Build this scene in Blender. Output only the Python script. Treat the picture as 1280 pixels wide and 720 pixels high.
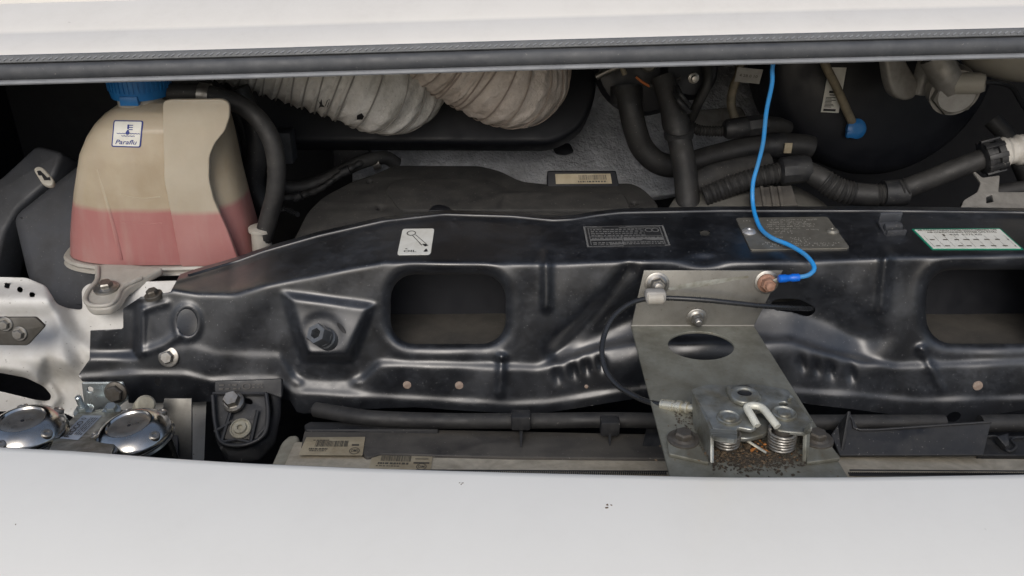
import bpy, bmesh, math, random
import numpy as np
from mathutils import Vector, Matrix
from mathutils.bvhtree import BVHTree
random.seed(7)
rng = np.random.default_rng(7)
for o in list(bpy.data.objects): bpy.data.objects.remove(o)
sc = bpy.context.scene
COL = sc.collection

# ------------------------------------------------------------------ camera
PITCH = math.radians(27.0); FPX = 1065.0; CAMZ = 1.40
cam_d = bpy.data.cameras.new('camera'); cam = bpy.data.objects.new('camera', cam_d); COL.objects.link(cam)
cam.location = (0, 0, CAMZ); cam.rotation_euler = (math.pi/2 - PITCH, 0, 0)
cam_d.sensor_width = 36.0; cam_d.lens = 36.0*FPX/1280.0
cam_d.clip_start = 0.02; cam_d.clip_end = 500
sc.camera = cam

# ------------------------------------------------------------------ daylight (soft, overcast)
SUN_EL, SUN_AZ = 38.0, 190.0     # azimuth clockwise from +Y seen from above
w = bpy.data.worlds.new("World"); sc.world = w; w.use_nodes = True
nt = w.node_tree
bg = nt.nodes['Background']; bg.inputs['Strength'].default_value = 0.14
sky = nt.nodes.new('ShaderNodeTexSky'); sky.sky_type = 'NISHITA'; sky.sun_disc = False
sky.sun_elevation = math.radians(SUN_EL); sky.sun_rotation = math.radians(SUN_AZ); sky.dust_density = 3.0
hs = nt.nodes.new('ShaderNodeHueSaturation'); hs.inputs['Saturation'].default_value = 0.80
nt.links.new(sky.outputs[0], hs.inputs['Color']); nt.links.new(hs.outputs[0], bg.inputs['Color'])
sd = bpy.data.lights.new('sun', 'SUN'); sd.energy = 1.4; sd.angle = math.radians(35); sd.color = (1.0, 0.975, 0.94)
sun = bpy.data.objects.new('sun', sd); COL.objects.link(sun)
az, el = math.radians(SUN_AZ), math.radians(SUN_EL)
to_sun = Vector((math.sin(az)*math.cos(el), math.cos(az)*math.cos(el), math.sin(el)))
sun.rotation_euler = (-to_sun).to_track_quat('-Z', 'Y').to_euler()
sun.location = to_sun*5
sc.view_settings.view_transform = 'Standard'; sc.view_settings.look = 'None'
sc.view_settings.exposure = -0.12; sc.view_settings.gamma = 1.0; sc.view_settings.use_curve_mapping = False
sc.render.engine = 'CYCLES'

# ------------------------------------------------------------------ placing helpers
CP, SP = math.cos(PITCH), math.sin(PITCH)
EYE = Vector((0, 0, CAMZ))
def ray(px, py):
    xc, yc = (px-640.0)/FPX, (360.0-py)/FPX
    return Vector((xc, CP+yc*SP, -SP+yc*CP))
def at(px, py, F):                     # the point on the sight line that stands F metres in front of the camera foot
    r = ray(px, py); return EYE + r*(F/r.y)
def atz(px, py, down):                 # the point on the sight line that lies `down` metres below the camera
    r = ray(px, py); return EYE + r*(-down/r.z)
def mpp(px, py, F):                    # metres per pixel at that point
    r = ray(px, py); return (F/r.y)/FPX
class Plane:
    def __init__(s, a, b, c):
        s.o = a.copy(); n = (b-a).cross(c-a).normalized()
        if n.dot(EYE-a) < 0: n = -n
        s.n = n; s.u = (b-a).normalized(); s.v = n.cross(s.u)
    def hit(s, px, py, off=0.0):
        r = ray(px, py); o = s.o + s.n*off
        return EYE + r*((o-EYE).dot(s.n)/r.dot(s.n))
    def uv(s, p): q = p-s.o; return (q.dot(s.u), q.dot(s.v))
def facing(px, py, F, n):              # plane through a point with a given normal
    a = at(px, py, F); n = Vector(n).normalized()
    t = Vector((1, 0, 0)) if abs(n.x) < .9 else Vector((0, 1, 0))
    u = (t - n*t.dot(n)).normalized(); return Plane(a, a+u, a+n.cross(u))
class Surf:                            # sight lines against a built mesh
    def __init__(s, ob):
        mw = ob.matrix_world.copy() if False else None
        me = ob.data; off = ob['_abs']
        vs = [Vector(v.co)+Vector(off) for v in me.vertices]
        s.b = BVHTree.FromPolygons(vs, [tuple(p.vertices) for p in me.polygons])
    def ray(s, px, py):
        r = ray(px, py).normalized(); h = s.b.ray_cast(EYE, r)
        if h[0] is None: raise RuntimeError('miss %s %s' % (px, py))
        n = h[1] if h[1].dot(r) < 0 else -h[1]
        return h[0], n
    def hit(s, px, py, off=0.0):
        p, n = s.ray(px, py); return p + n*off

# ------------------------------------------------------------------ object helpers
def link(name, me, parent=None, m=None, smooth=35, origin=None):
    n = len(me.vertices); co = np.empty(n*3, np.float32); me.vertices.foreach_get('co', co); co = co.reshape(-1, 3)
    c = (co.min(0)+co.max(0))/2 if origin is None else np.array(origin, np.float32)
    me.vertices.foreach_set('co', (co-c).ravel())
    o = bpy.data.objects.new(name, me); COL.objects.link(o)
    o['_abs'] = [float(x) for x in c]
    loc = Vector([float(x) for x in c])
    if parent is not None:
        o.parent = parent; loc = loc - Vector(parent['_abs'])
    o.location = loc
    if m is not None: me.materials.append(m)
    if smooth:
        me.polygons.foreach_set('use_smooth', [True]*len(me.polygons))
        me.set_sharp_from_angle(angle=math.radians(smooth))
    me.update(); return o
def tag(o, label=None, cat=None, group=None, kind=None):
    if label: o['label'] = label
    if cat: o['category'] = cat
    if group: o['group'] = group
    if kind: o['kind'] = kind
    return o
def thing(name, loc, label, cat, group=None):
    o = bpy.data.objects.new(name, None); COL.objects.link(o); o.location = loc; o.empty_display_size = .02
    o['_abs'] = [float(x) for x in loc]; return tag(o, label, cat, group)
def mesh(bm, name='mesh'):
    me = bpy.data.meshes.new(name); bmesh.ops.recalc_face_normals(bm, faces=bm.faces); bm.to_mesh(me); bm.free(); return me
def frame(p, z, x=None):
    z = Vector(z).normalized(); x = Vector(x) if x is not None else (Vector((1,0,0)) if abs(z.x) < .9 else Vector((0,1,0)))
    x = (x - z*x.dot(z)).normalized(); y = z.cross(x)
    m = Matrix((x, y, z)).transposed().to_4x4(); m.translation = p; return m
def lathe_bm(bm, prof, M, seg=24, closed=True):
    rings = []
    for r, h in prof:
        if r < 1e-6: rings.append([bm.verts.new(M @ Vector((0, 0, h)))])
        else: rings.append([bm.verts.new(M @ Vector((r*math.cos(2*math.pi*i/seg), r*math.sin(2*math.pi*i/seg), h))) for i in range(seg)])
    for a, b in zip(rings, rings[1:]):
        for i in range(seg):
            j = (i+1) % seg
            if len(a) == 1 and len(b) == 1: continue
            if len(a) == 1: bm.faces.new((a[0], b[i], b[j]))
            elif len(b) == 1: bm.faces.new((a[i], a[j], b[0]))
            else: bm.faces.new((a[i], a[j], b[j], b[i]))
    if closed:
        for rg in (rings[0], rings[-1]):
            if len(rg) > 2: bm.faces.new(rg)
    return bm
def lathe(name, prof, p, axis, m, parent=None, seg=28, x=None, smooth=35, closed=True):
    return link(name, mesh(lathe_bm(bmesh.new(), prof, frame(p, axis, x), seg, closed)), parent, m, smooth)
def catmull(pts, n=8):
    P = [Vector(p) for p in pts]; P = [P[0]*2-P[1]] + P + [P[-1]*2-P[-2]]; out = []
    for i in range(1, len(P)-2):
        a, b, c, d = P[i-1:i+3]
        for k in range(n):
            t = k/n
            out.append(.5*((2*b) + (c-a)*t + (2*a-5*b+4*c-d)*t*t + (3*b-a-3*c+d)*t**3))
    out.append(P[-2]); return out
def resample(pts, step):
    L = [0]
    for a, b in zip(pts, pts[1:]): L.append(L[-1]+(b-a).length)
    n = max(2, int(L[-1]/step)); out = []; j = 0
    for k in range(n+1):
        s = L[-1]*k/n
        while j < len(L)-2 and L[j+1] < s: j += 1
        t = (s-L[j])/max(1e-9, L[j+1]-L[j]); out.append(pts[j].lerp(pts[j+1], t))
    return out, L[-1]
def tube_bm(bm, pts, rf, seg=12, step=None, caps=True, sub=8, smooth_path=True, wob=None):
    path = catmull(pts, sub) if smooth_path and len(pts) > 2 else [Vector(p) for p in pts]
    if step: path, _ = resample(path, step)
    L = sum((b-a).length for a, b in zip(path, path[1:])); s = 0; up = None; rings = []
    for i, p in enumerate(path):
        if i: s += (p-path[i-1]).length
        t = (path[min(i+1, len(path)-1)]-path[max(i-1, 0)]).normalized()
        if up is None: up = Vector((0, 0, 1)) if abs(t.z) < .9 else Vector((1, 0, 0))
        up = (up - t*up.dot(t)).normalized(); sd_ = t.cross(up)
        r = rf(s/L, s) if callable(rf) else rf
        ring = []
        for k in range(seg):
            a = 2*math.pi*k/seg; rr = r + (wob(s, a) if wob else 0)
            ring.append(bm.verts.new(p + up*(rr*math.cos(a)) + sd_*(rr*math.sin(a))))
        rings.append(ring)
    for a, b in zip(rings, rings[1:]):
        for k in range(seg): bm.faces.new((a[k], a[(k+1) % seg], b[(k+1) % seg], b[k]))
    if caps: bm.faces.new(rings[0]); bm.faces.new(rings[-1])
    return bm
def tube(name, pts, rf, m, parent=None, smooth=40, **k):
    return link(name, mesh(tube_bm(bmesh.new(), pts, rf, **k)), parent, m, smooth)
def pts3(lst, F=None):                 # [(px,py,F)] -> points
    return [at(p[0], p[1], p[2] if len(p) > 2 else F) for p in lst]
def ell(cx, cy, rx, ry, n=28, rot=0.0):
    c, s = math.cos(math.radians(rot)), math.sin(math.radians(rot))
    return [(cx+rx*math.cos(t)*c-ry*math.sin(t)*s, cy+rx*math.cos(t)*s+ry*math.sin(t)*c) for t in [2*math.pi*i/n for i in range(n)]]
def rrect(x0, y0, x1, y1, r, n=6):
    o = []
    for cx, cy, a in ((x1-r, y1-r, 0), (x0+r, y1-r, 90), (x0+r, y0+r, 180), (x1-r, y0+r, 270)):
        for i in range(n+1):
            t = math.radians(a+90*i/n); o.append((cx+r*math.cos(t), cy+r*math.sin(t)))
    return o
def soften(poly, r=.25, n=4):          # rounds the corners of an outline
    o = []; N = len(poly)
    for i in range(N):
        a, b, c = Vector(poly[i-1]), Vector(poly[i]), Vector(poly[(i+1) % N])
        ra = min(r, .45*(a-b).length); rc = min(r, .45*(c-b).length)
        p = b+(a-b).normalized()*ra; q = b+(c-b).normalized()*rc
        for k in range(n+1):
            t = k/n; v = p*(1-t)**2 + b*2*t*(1-t) + q*t*t; o.append((v.x, v.y))
    return o
def plate_mesh(loops, pl, thick, bevel=0.0, off=0.0, res=2):
    """flat sheet with holes: loops are outlines in picture coordinates laid on the plane"""
    cu = bpy.data.curves.new('tmp', 'CURVE'); cu.dimensions = '2D'; cu.fill_mode = 'BOTH'
    cu.extrude = max(0.0, thick/2-bevel); cu.bevel_depth = bevel; cu.bevel_resolution = res; cu.offset = -bevel
    for lp in loops:
        sp = cu.splines.new('POLY'); sp.points.add(len(lp)-1); sp.use_cyclic_u = True
        for i, (x, y) in enumerate(lp):
            u, v = pl.uv(pl.hit(x, y, off)); sp.points[i].co = (u, v, 0, 1)
    ob = bpy.data.objects.new('tmp', cu); COL.objects.link(ob)
    dg = bpy.context.evaluated_depsgraph_get(); me = bpy.data.meshes.new_from_object(ob.evaluated_get(dg))
    bpy.data.objects.remove(ob); bpy.data.curves.remove(cu)
    bm = bmesh.new(); bm.from_mesh(me); bmesh.ops.remove_doubles(bm, verts=bm.verts, dist=1e-5)
    M = Matrix((pl.u, pl.v, pl.n)).transposed().to_4x4(); M.translation = pl.o + pl.n*(off-thick/2)
    bm.transform(M); me.materials.clear(); bm.to_mesh(me); bm.free(); return me
def plate(name, loops, pl, thick, m, parent=None, bevel=0.0, off=0.0, smooth=35, res=2):
    return link(name, plate_mesh(loops, pl, thick, bevel, off, res), parent, m, smooth)
def box_bm(bm, M, sx, sy, sz, bev=0.0):
    r = bmesh.ops.create_cube(bm, size=1.0, matrix=M @ Matrix.Diagonal((sx, sy, sz, 1)))
    if bev: bmesh.ops.bevel(bm, geom=list({e for v in r['verts'] for e in v.link_edges}), offset=bev, segments=2, affect='EDGES', profile=.5)
    return bm
def box(name, p, sx, sy, sz, m, parent=None, bev=0.0, axis=(0,0,1), x=None):
    return link(name, mesh(box_bm(bmesh.new(), frame(p, axis, x), sx, sy, sz, bev)), parent, m)
def hexhead_bm(bm, M, r, h, dome=.25):
    seg = 6; rot = Matrix.Rotation(math.radians(17), 4, 'Z')
    lathe_bm(bm, [(r, 0), (r, h*(1-dome)), (r*.86, h), (0, h)], M @ rot, 6)
def bolt_mesh(p, n, r, h, washer=1.6, thread=0.0, wh=.0018, collar=False):
    bm = bmesh.new(); M = frame(p, n)
    if washer: lathe_bm(bm, [(r*washer, -.002), (r*washer, wh*.7), (r*washer*.9, wh), (0, wh)], M, 24)
    if collar: lathe_bm(bm, [(r*1.3, 0), (r*1.28, h*.3), (r*1.0, h*.5), (0, h*.5)], M, 24)
    hexhead_bm(bm, M @ Matrix.Translation((0, 0, wh)), r, h)
    if thread: 
        prof = []
        k = 0
        while k < 6:
            z = h + wh + thread*k/6; prof += [(r*.50, z), (r*.56, z+thread/12)]; k += 1
        lathe_bm(bm, [(r*.5, 0)]+prof+[(r*.42, h+wh+thread), (0, h+wh+thread)], M, 14)
    return mesh(bm)
def bolt(name, p, n, r, h, m, parent, **k): return link(name, bolt_mesh(p, n, r, h, **k), parent, m, 30)
# flat print: (u,v) in a picture quad -> surface
def quad(q):
    a, b, c, d = [Vector(v) for v in q]            # top-left, top-right, bottom-right, bottom-left
    return lambda u, v: (a*(1-u)*(1-v) + b*u*(1-v) + c*u*v + d*(1-u)*v)
def sticker(name, q, surf, off, m, parent, n=(8, 5), rad=0.0):
    """thin sheet laid on a surface, following it"""
    Q = quad(q); bm = bmesh.new(); V = {}
    nx, ny = n
    def cut(u, v):
        if rad:
            du, dv = rad, rad*1.3
            cu = min(max(u, du), 1-du); cv = min(max(v, dv), 1-dv)
            ex, ey = (u-cu)/du, (v-cv)/dv; l = math.hypot(ex, ey)
            if l > 1: u, v = cu+ex/l*du, cv+ey/l*dv
        return u, v
    us = sorted(set([i/nx for i in range(nx+1)]+([rad*.3, rad, 1-rad, 1-rad*.3] if rad else [])))
    vs = sorted(set([i/ny for i in range(ny+1)]+([rad*.4, rad*1.3, 1-rad*1.3, 1-rad*.4] if rad else [])))
    top = [[bm.verts.new(surf.hit(*Q(*cut(u, v)), off)) for u in us] for v in vs]
    low = [[bm.verts.new(surf.hit(*Q(*cut(u, v)), off*.1)) for u in us] for v in vs]
    R, C = len(vs), len(us)
    for j in range(R-1):
        for i in range(C-1): bm.faces.new((top[j][i], top[j][i+1], top[j+1][i+1], top[j+1][i]))
    per = [(0, i) for i in range(C)]+[(j, C-1) for j in range(1, R)]+[(R-1, i) for i in range(C-2, -1, -1)]+[(j, 0) for j in range(R-2, 0, -1)]
    for k in range(len(per)):
        a, b = per[k], per[(k+1) % len(per)]
        bm.faces.new((top[a[0]][a[1]], low[a[0]][a[1]], low[b[0]][b[1]], top[b[0]][b[1]]))
    bmesh.ops.remove_doubles(bm, verts=bm.verts, dist=1e-6)
    return link(name, mesh(bm), parent, m, 30)
def art(name, q, surf, off, m, parent, polys=(), texts=()):
    """print on a sticker: polygons and lettering in the sticker's own unit square (v down)"""
    Q = quad(q); bm = bmesh.new()
    for pl in polys:
        try: bm.faces.new([bm.verts.new(surf.hit(*Q(u, v), off)) for u, v in pl])
        except RuntimeError: pass
    for txt, (u0, v0, u1, v1), *rest in texts:
        fc = bpy.data.curves.new('t', 'FONT'); fc.body = txt; fc.resolution_u = 2
        if rest: fc.shear = rest[0]
        fc.offset = .012
        ob = bpy.data.objects.new('t', fc); COL.objects.link(ob)
        me = bpy.data.meshes.new_from_object(ob.evaluated_get(bpy.context.evaluated_depsgraph_get()))
        bpy.data.objects.remove(ob); bpy.data.curves.remove(fc)
        xs = [v.co.x for v in me.vertices]; ys = [v.co.y for v in me.vertices]
        x0, x1, y0, y1 = min(xs), max(xs), min(ys), max(ys)
        vv = [bm.verts.new(surf.hit(*Q(u0+(v.co.x-x0)/(x1-x0)*(u1-u0), v1-(v.co.y-y0)/(y1-y0)*(v1-v0)), off)) for v in me.vertices]
        for p in me.polygons:
            try: bm.faces.new([vv[i] for i in p.vertices])
            except ValueError: pass
        bpy.data.meshes.remove(me)
    me = bpy.data.meshes.new(name); bm.normal_update()
    for f in bm.faces:
        if f.normal.dot(EYE-f.calc_center_median()) < 0: f.normal_flip()
    bm.to_mesh(me); bm.free(); return link(name, me, parent, m, 0)
def R(u0, v0, u1, v1): return [(u0, v0), (u1, v0), (u1, v1), (u0, v1)]
def dashes(rows, u0, u1, h, lo=.012, hi=.05, gap=.012, seed=1):  # illegible small print as short marks
    rr = random.Random(seed); o = []
    for v in rows:
        u = u0
        while u < u1:
            l = rr.uniform(lo, hi); o.append(R(u, v, min(u+l, u1), v+h)); u += l+rr.uniform(gap*.6, gap*1.8)
    return o
def ringpoly(cu, cv, ru, rv, w, n=20):
    o = []
    for i in range(n):
        a, b = 2*math.pi*i/n, 2*math.pi*(i+1)/n
        o.append([(cu+ru*math.cos(a), cv+rv*math.sin(a)), (cu+ru*math.cos(b), cv+rv*math.sin(b)),
                  (cu+ru*(1-w)*math.cos(b), cv+rv*(1-w)*math.sin(b)), (cu+ru*(1-w)*math.cos(a), cv+rv*(1-w)*math.sin(a))])
    return o

# ------------------------------------------------------------------ materials
def mat(name, base, rough=.5, metal=0.0, col2=None, amt=.5, scale=30.0, dust=0.0, dustcol=(.135,.13,.12), bump=0.0, bscale=200.0,
        coat=0.0, rvar=.12, speck=0.0, speckcol=(.4,.38,.34), sss=0.0, trans=0.0, stretch=None, spec=.5, speckscale=420.0, coatior=1.5, bdist=.001, film=None, filmamt=0.0, filmscale=18.0, speckthr=.70):
    m = bpy.data.materials.new(name); m.use_nodes = True; t = m.node_tree; N = t.nodes; L = t.links
    b = N['Principled BSDF']; tc = N.new('ShaderNodeTexCoord'); src = tc.outputs['Object']
    if stretch:
        mp = N.new('ShaderNodeMapping'); mp.inputs['Scale'].default_value = stretch; L.new(src, mp.inputs[0]); src = mp.outputs[0]
    def noise(s, d=5, r=.6):
        n = N.new('ShaderNodeTexNoise'); n.inputs['Scale'].default_value = s; n.inputs['Detail'].default_value = d; n.inputs['Roughness'].default_value = r
        L.new(src, n.inputs['Vector']); return n.outputs['Fac']
    def ramp(f, a, bb, v0=0.0, v1=1.0):
        r = N.new('ShaderNodeMapRange'); r.inputs[1].default_value = a; r.inputs[2].default_value = bb; r.inputs[3].default_value = v0; r.inputs[4].default_value = v1
        L.new(f, r.inputs[0]); return r.outputs[0]
    def mix(f, a, bb):
        x = N.new('ShaderNodeMix'); x.data_type = 'RGBA'
        if isinstance(f, float): x.inputs[0].default_value = f
        else: L.new(f, x.inputs[0])
        for s, v in ((6, a), (7, bb)):
            if isinstance(v, tuple): x.inputs[s].default_value = (*v, 1)
            else: L.new(v, x.inputs[s])
        return x.outputs[2]
    def mul(a, bb):
        x = N.new('ShaderNodeMath'); x.operation = 'MULTIPLY'
        for i, v in enumerate((a, bb)):
            if isinstance(v, (int, float)): x.inputs[i].default_value = v
            else: L.new(v, x.inputs[i])
        return x.outputs[0]
    c = tuple(base); n1 = noise(scale)
    if col2 is not None: c = mix(mul(ramp(n1, .38, .66), amt), c, tuple(col2))
    else: c = mix(mul(ramp(n1, .35, .7), .35), c, tuple(x*.72 for x in base))
    rsock = ramp(noise(scale*1.7), .3, .7, max(.03, rough-rvar), min(1, rough+rvar))
    if dust:
        g = N.new('ShaderNodeNewGeometry'); sx = N.new('ShaderNodeSeparateXYZ'); L.new(g.outputs['Normal'], sx.inputs[0])
        up = ramp(sx.outputs[2], -.1, 1.0, .12, 1.0)
        df = mul(mul(up, ramp(noise(scale*2.3, 8, .7), .34, .68)), dust)
        c = mix(df, c, tuple(dustcol))
        am = N.new('ShaderNodeMath'); am.operation = 'MULTIPLY_ADD'; L.new(df, am.inputs[0]); am.inputs[1].default_value = .5; L.new(rsock, am.inputs[2]); am.use_clamp = True
        rsock = am.outputs[0]
    if film is not None:
        fa = mul(mul(ramp(noise(filmscale, 9, .72), .40, .66), ramp(noise(filmscale*7, 6, .7), .30, .72, .25, 1.0)), filmamt)
        c = mix(fa, c, tuple(film))
        a2 = N.new('ShaderNodeMath'); a2.operation = 'MULTIPLY_ADD'; L.new(fa, a2.inputs[0]); a2.inputs[1].default_value = .35; L.new(rsock, a2.inputs[2]); a2.use_clamp = True; rsock = a2.outputs[0]
    if speck:
        sp = mul(ramp(noise(speckscale, 2, .5), speckthr, speckthr+.05), speck); c = mix(sp, c, tuple(speckcol))
    if isinstance(c, tuple): b.inputs['Base Color'].default_value = (*c, 1)
    else: L.new(c, b.inputs['Base Color'])
    L.new(rsock, b.inputs['Roughness'])
    if coatior > 1.6: L.new(rsock, b.inputs['Coat Roughness'])
    b.inputs['Metallic'].default_value = metal
    b.inputs['Specular IOR Level'].default_value = spec
    if coat: b.inputs['Coat Weight'].default_value = coat; b.inputs['Coat Roughness'].default_value = .12 if coatior < 1.6 else .34; b.inputs['Coat IOR'].default_value = coatior
    if sss: b.inputs['Subsurface Weight'].default_value = sss; b.inputs['Subsurface Radius'].default_value = (.02,.015,.012)
    if trans: b.inputs['Transmission Weight'].default_value = trans
    if bump:
        bn = N.new('ShaderNodeBump'); bn.inputs['Strength'].default_value = bump; bn.inputs['Distance'].default_value = bdist
        L.new(noise(bscale, 4, .6), bn.inputs['Height']); L.new(bn.outputs[0], b.inputs['Normal'])
    return m
M = {}
M['white'] = mat('white_paint', (.765,.756,.715), .30, 0, (.757,.748,.708), .5, 4, coat=.4, rvar=.008, film=(.56,.54,.50), filmamt=.16, filmscale=11, speck=.3, speckcol=(.35,.33,.30), speckscale=120, speckthr=.80)
M['bonnet'] = mat('bonnet_white_paint', (.76,.735,.685), .32, 0, (.72,.695,.65), .6, 5, coat=.4, rvar=.015, speck=.5, speckcol=(.25,.22,.18), speckscale=90, speckthr=.78, film=(.50,.47,.42), filmamt=.25, filmscale=14)
M['wing'] = mat('grimy_white_paint', (.72,.715,.69), .50, 0, (.63,.615,.57), .6, 14, dust=.25, dustcol=(.22,.19,.14), speck=.6, speckcol=(.10,.08,.06), speckscale=220, film=(.30,.26,.20), filmamt=.45, filmscale=13)
M['black'] = mat('black_gloss_paint', (.0045,.0053,.0074), .36, 0, (.008,.0092,.0122), .7, 12, dust=.02, speck=.6, speckcol=(.18,.18,.18), coat=1.0, coatior=1.62, rvar=.07, bump=.10, bscale=160, spec=.6, film=(.042,.049,.062), filmamt=.62, filmscale=16, speckthr=.68, speckscale=500)
M['channel'] = mat('dusty_black_channel', (.085,.078,.068), .75, 0, (.050,.047,.042), .7, 22, speck=.35, speckcol=(.2,.19,.17), speckthr=.66, film=(.03,.029,.028), filmamt=.6, filmscale=12)
M['rubber'] = mat('grey_rubber', (.052,.056,.063), .55, 0, (.075,.08,.087), .6, 40, speck=.3, bump=.1, bscale=700, film=(.12,.12,.12), filmamt=.35, filmscale=20)
M['strip'] = mat('ribbed_strip', (.11,.115,.12), .6, 0, (.15,.155,.16), .6, 60, bump=.5, bscale=500)
M['rubber_edge'] = mat('pale_rubber_edge', (.19,.20,.215), .55, 0, (.25,.26,.27), .6, 40, film=(.12,.12,.12), filmamt=.4, filmscale=30)
M['hose'] = mat('black_hose_rubber', (.011,.011,.012), .55, 0, (.024,.024,.024), .6, 40, dust=.22, dustcol=(.10,.097,.09), speck=.3, speckthr=.71, film=(.06,.057,.052), filmamt=.5, filmscale=30)
M['plastic'] = mat('black_plastic', (.010,.011,.014), .46, 0, (.019,.020,.023), .6, 30, dust=.2, dustcol=(.10,.098,.09), speck=.4, bump=.08, bscale=900, film=(.07,.068,.064), filmamt=.45, filmscale=22)
M['cover'] = mat('dusty_engine_cover', (.016,.0165,.018), .75, 0, (.036,.035,.034), .7, 16, dust=.32, dustcol=(.12,.115,.105), speck=.5, bump=.25, bscale=300, film=(.085,.08,.072), filmamt=.45, filmscale=10)
M['dark'] = mat('black_bay_plastic', (.006,.007,.011), .55, 0, (.011,.012,.016), .5, 20, dust=.015, film=(.022,.024,.029), filmamt=.3, filmscale=9)
M['lining'] = mat('bonnet_lining', (.06,.062,.066), .7, 0, (.04,.042,.046), .5, 12)
M['shield'] = mat('grey_insulation', (.72,.735,.76), .45, .15, (.25,.255,.265), 1.0, 7, dust=.05, speck=.35, speckcol=(.85,.86,.88), speckscale=260, speckthr=.64, bump=1.0, bscale=60, bdist=.008, film=(.13,.13,.135), filmamt=.6, filmscale=5)
M['galv'] = mat('galvanised_steel', (.27,.265,.245), .42, .75, (.18,.17,.15), .7, 28, dust=.25, dustcol=(.11,.10,.08), speck=.5, speckcol=(.07,.05,.03), rvar=.10, film=(.09,.08,.065), filmamt=.55, filmscale=20)
M['galvdirty'] = mat('dirty_galvanised_steel', (.34,.345,.30), .50, .55, (.21,.205,.165), .9, 32, dust=.3, dustcol=(.12,.105,.08), speck=.9, speckcol=(.16,.10,.05), speckscale=300, film=(.10,.09,.065), filmamt=.75, filmscale=13)
M['zinc'] = mat('worn_zinc', (.46,.475,.45), .42, .8, (.22,.22,.18), 1.0, 42, dust=.35, dustcol=(.13,.115,.085), speck=.7, speckcol=(.10,.07,.04), film=(.16,.13,.09), filmamt=.6, filmscale=40, bump=.25, bscale=260)
M['zincnew'] = mat('bright_zinc', (.62,.68,.69), .33, .85, (.45,.50,.50), .7, 60, speck=.3)
M['chrome'] = mat('chrome', (.66,.66,.65), .13, 1.0, (.46,.44,.40), .8, 30, rvar=.06, speck=.5, speckcol=(.3,.28,.25), film=(.30,.27,.22), filmamt=.5, filmscale=30)
M['satin'] = mat('satin_chrome', (.50,.46,.40), .30, .9, (.36,.33,.29), .7, 40, dust=.25)
M['steel'] = mat('bolt_steel', (.36,.35,.33), .42, .9, (.20,.18,.15), .7, 130)
M['dullbolt'] = mat('dull_bolt', (.13,.12,.105), .55, .6, (.085,.07,.055), .8, 150)
M['rust'] = mat('rusty_bolt', (.36,.21,.15), .7, .35, (.20,.10,.06), .7, 190)
M['rustspot'] = mat('rust_plug', (.36,.29,.24), .7, .1, (.22,.14,.10), .6, 200)
M['blue'] = mat('blue_cap_plastic', (.012,.15,.42), .40, 0, (.03,.21,.50), .5, 60, dust=.25, dustcol=(.18,.2,.22))
M['bluewire'] = mat('blue_wire', (.02,.26,.66), .42, 0, (.05,.25,.52), .8, 40, film=(.12,.22,.34), filmamt=.5, filmscale=40)
M['blueterm'] = mat('blue_terminal', (.005,.13,.62), .32, 0, None, scale=50)
M['sheath'] = mat('black_cable', (.02,.021,.023), .28, 0, None, scale=60, coat=.2)
M['duct1'] = mat('grey_paper_duct', (.80,.78,.745), .75, 0, (.56,.54,.50), .8, 26, dust=.3, dustcol=(.14,.12,.10), speck=.6, speckcol=(.10,.09,.08), bump=.8, bscale=110, bdist=.003, film=(.24,.22,.19), filmamt=.55, filmscale=24)
M['duct2'] = mat('tan_paper_duct', (.80,.72,.655), .75, 0, (.58,.50,.44), .8, 26, dust=.3, dustcol=(.16,.13,.10), speck=.5, speckcol=(.12,.10,.08), bump=1.0, bscale=95, bdist=.0035, film=(.28,.23,.19), filmamt=.5, filmscale=24)
M['ductwire1'] = mat('grey_duct_wire', (.30,.285,.265), .7)
M['ductwire2'] = mat('tan_duct_wire', (.36,.30,.26), .7)
M['spacer'] = mat('dark_zinc_spacer', (.14,.15,.16), .42, .6, (.07,.075,.08), .7, 70, dust=.2)
M['pulley'] = mat('grey_pulley_cover', (.15,.145,.13), .6, 0, (.09,.088,.08), .8, 20, dust=.3, film=(.05,.05,.048), filmamt=.5)
M['darksteel'] = mat('dark_grimy_steel', (.11,.105,.095), .5, .5, (.06,.055,.045), .8, 40, dust=.3, film=(.05,.04,.03), filmamt=.5)
M['soil'] = mat('oily_dirt', (.055,.043,.030), .85, 0, (.03,.024,.018), .8, 300)
M['beige'] = mat('dusty_beige', (.62,.555,.435), .75, 0, (.44,.385,.29), .8, 40, dust=.3, speck=.4, speckcol=(.4,.37,.3), film=(.20,.175,.13), filmamt=.6, filmscale=25)
M['foam'] = mat('grey_foam', (.36,.34,.27), .9, 0, (.24,.22,.17), .8, 60, bump=.6, bscale=300)
M['rail'] = mat('dusty_rail', (.045,.042,.040), .6, 0, (.085,.078,.068), .8, 14, dust=.45, dustcol=(.17,.155,.13), speck=.4)
M['paper'] = mat('white_sticker', (.74,.74,.69), .4, 0, (.64,.63,.57), .6, 60, film=(.38,.35,.29), filmamt=.4, filmscale=40)
M['oldpaper'] = mat('yellowed_sticker', (.50,.43,.30), .55, 0, (.38,.31,.20), .8, 50, speck=.4, speckcol=(.2,.16,.1), film=(.22,.18,.12), filmamt=.5, filmscale=60)
M['greypaper'] = mat('grimy_label', (.36,.35,.33), .6, 0, (.25,.24,.22), .7, 60)
M['silverlabel'] = mat('silver_label', (.42,.48,.56), .45, 0, (.34,.39,.46), .5, 70)
M['ink'] = mat('black_ink', (.015,.015,.017), .5)
M['navy'] = mat('navy_ink', (.012,.03,.20), .5)
M['fadeink'] = mat('faded_ink', (.10,.09,.07), .6)
M['greyink'] = mat('silver_print', (.17,.17,.165), .5, 0, (.10,.10,.10), .6, 120)
M['green'] = mat('green_border', (.01,.22,.13), .45)
M['plate'] = mat('aluminium_plate', (.26,.25,.22), .45, .6, (.19,.18,.155), .7, 70, speck=.3)
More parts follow.
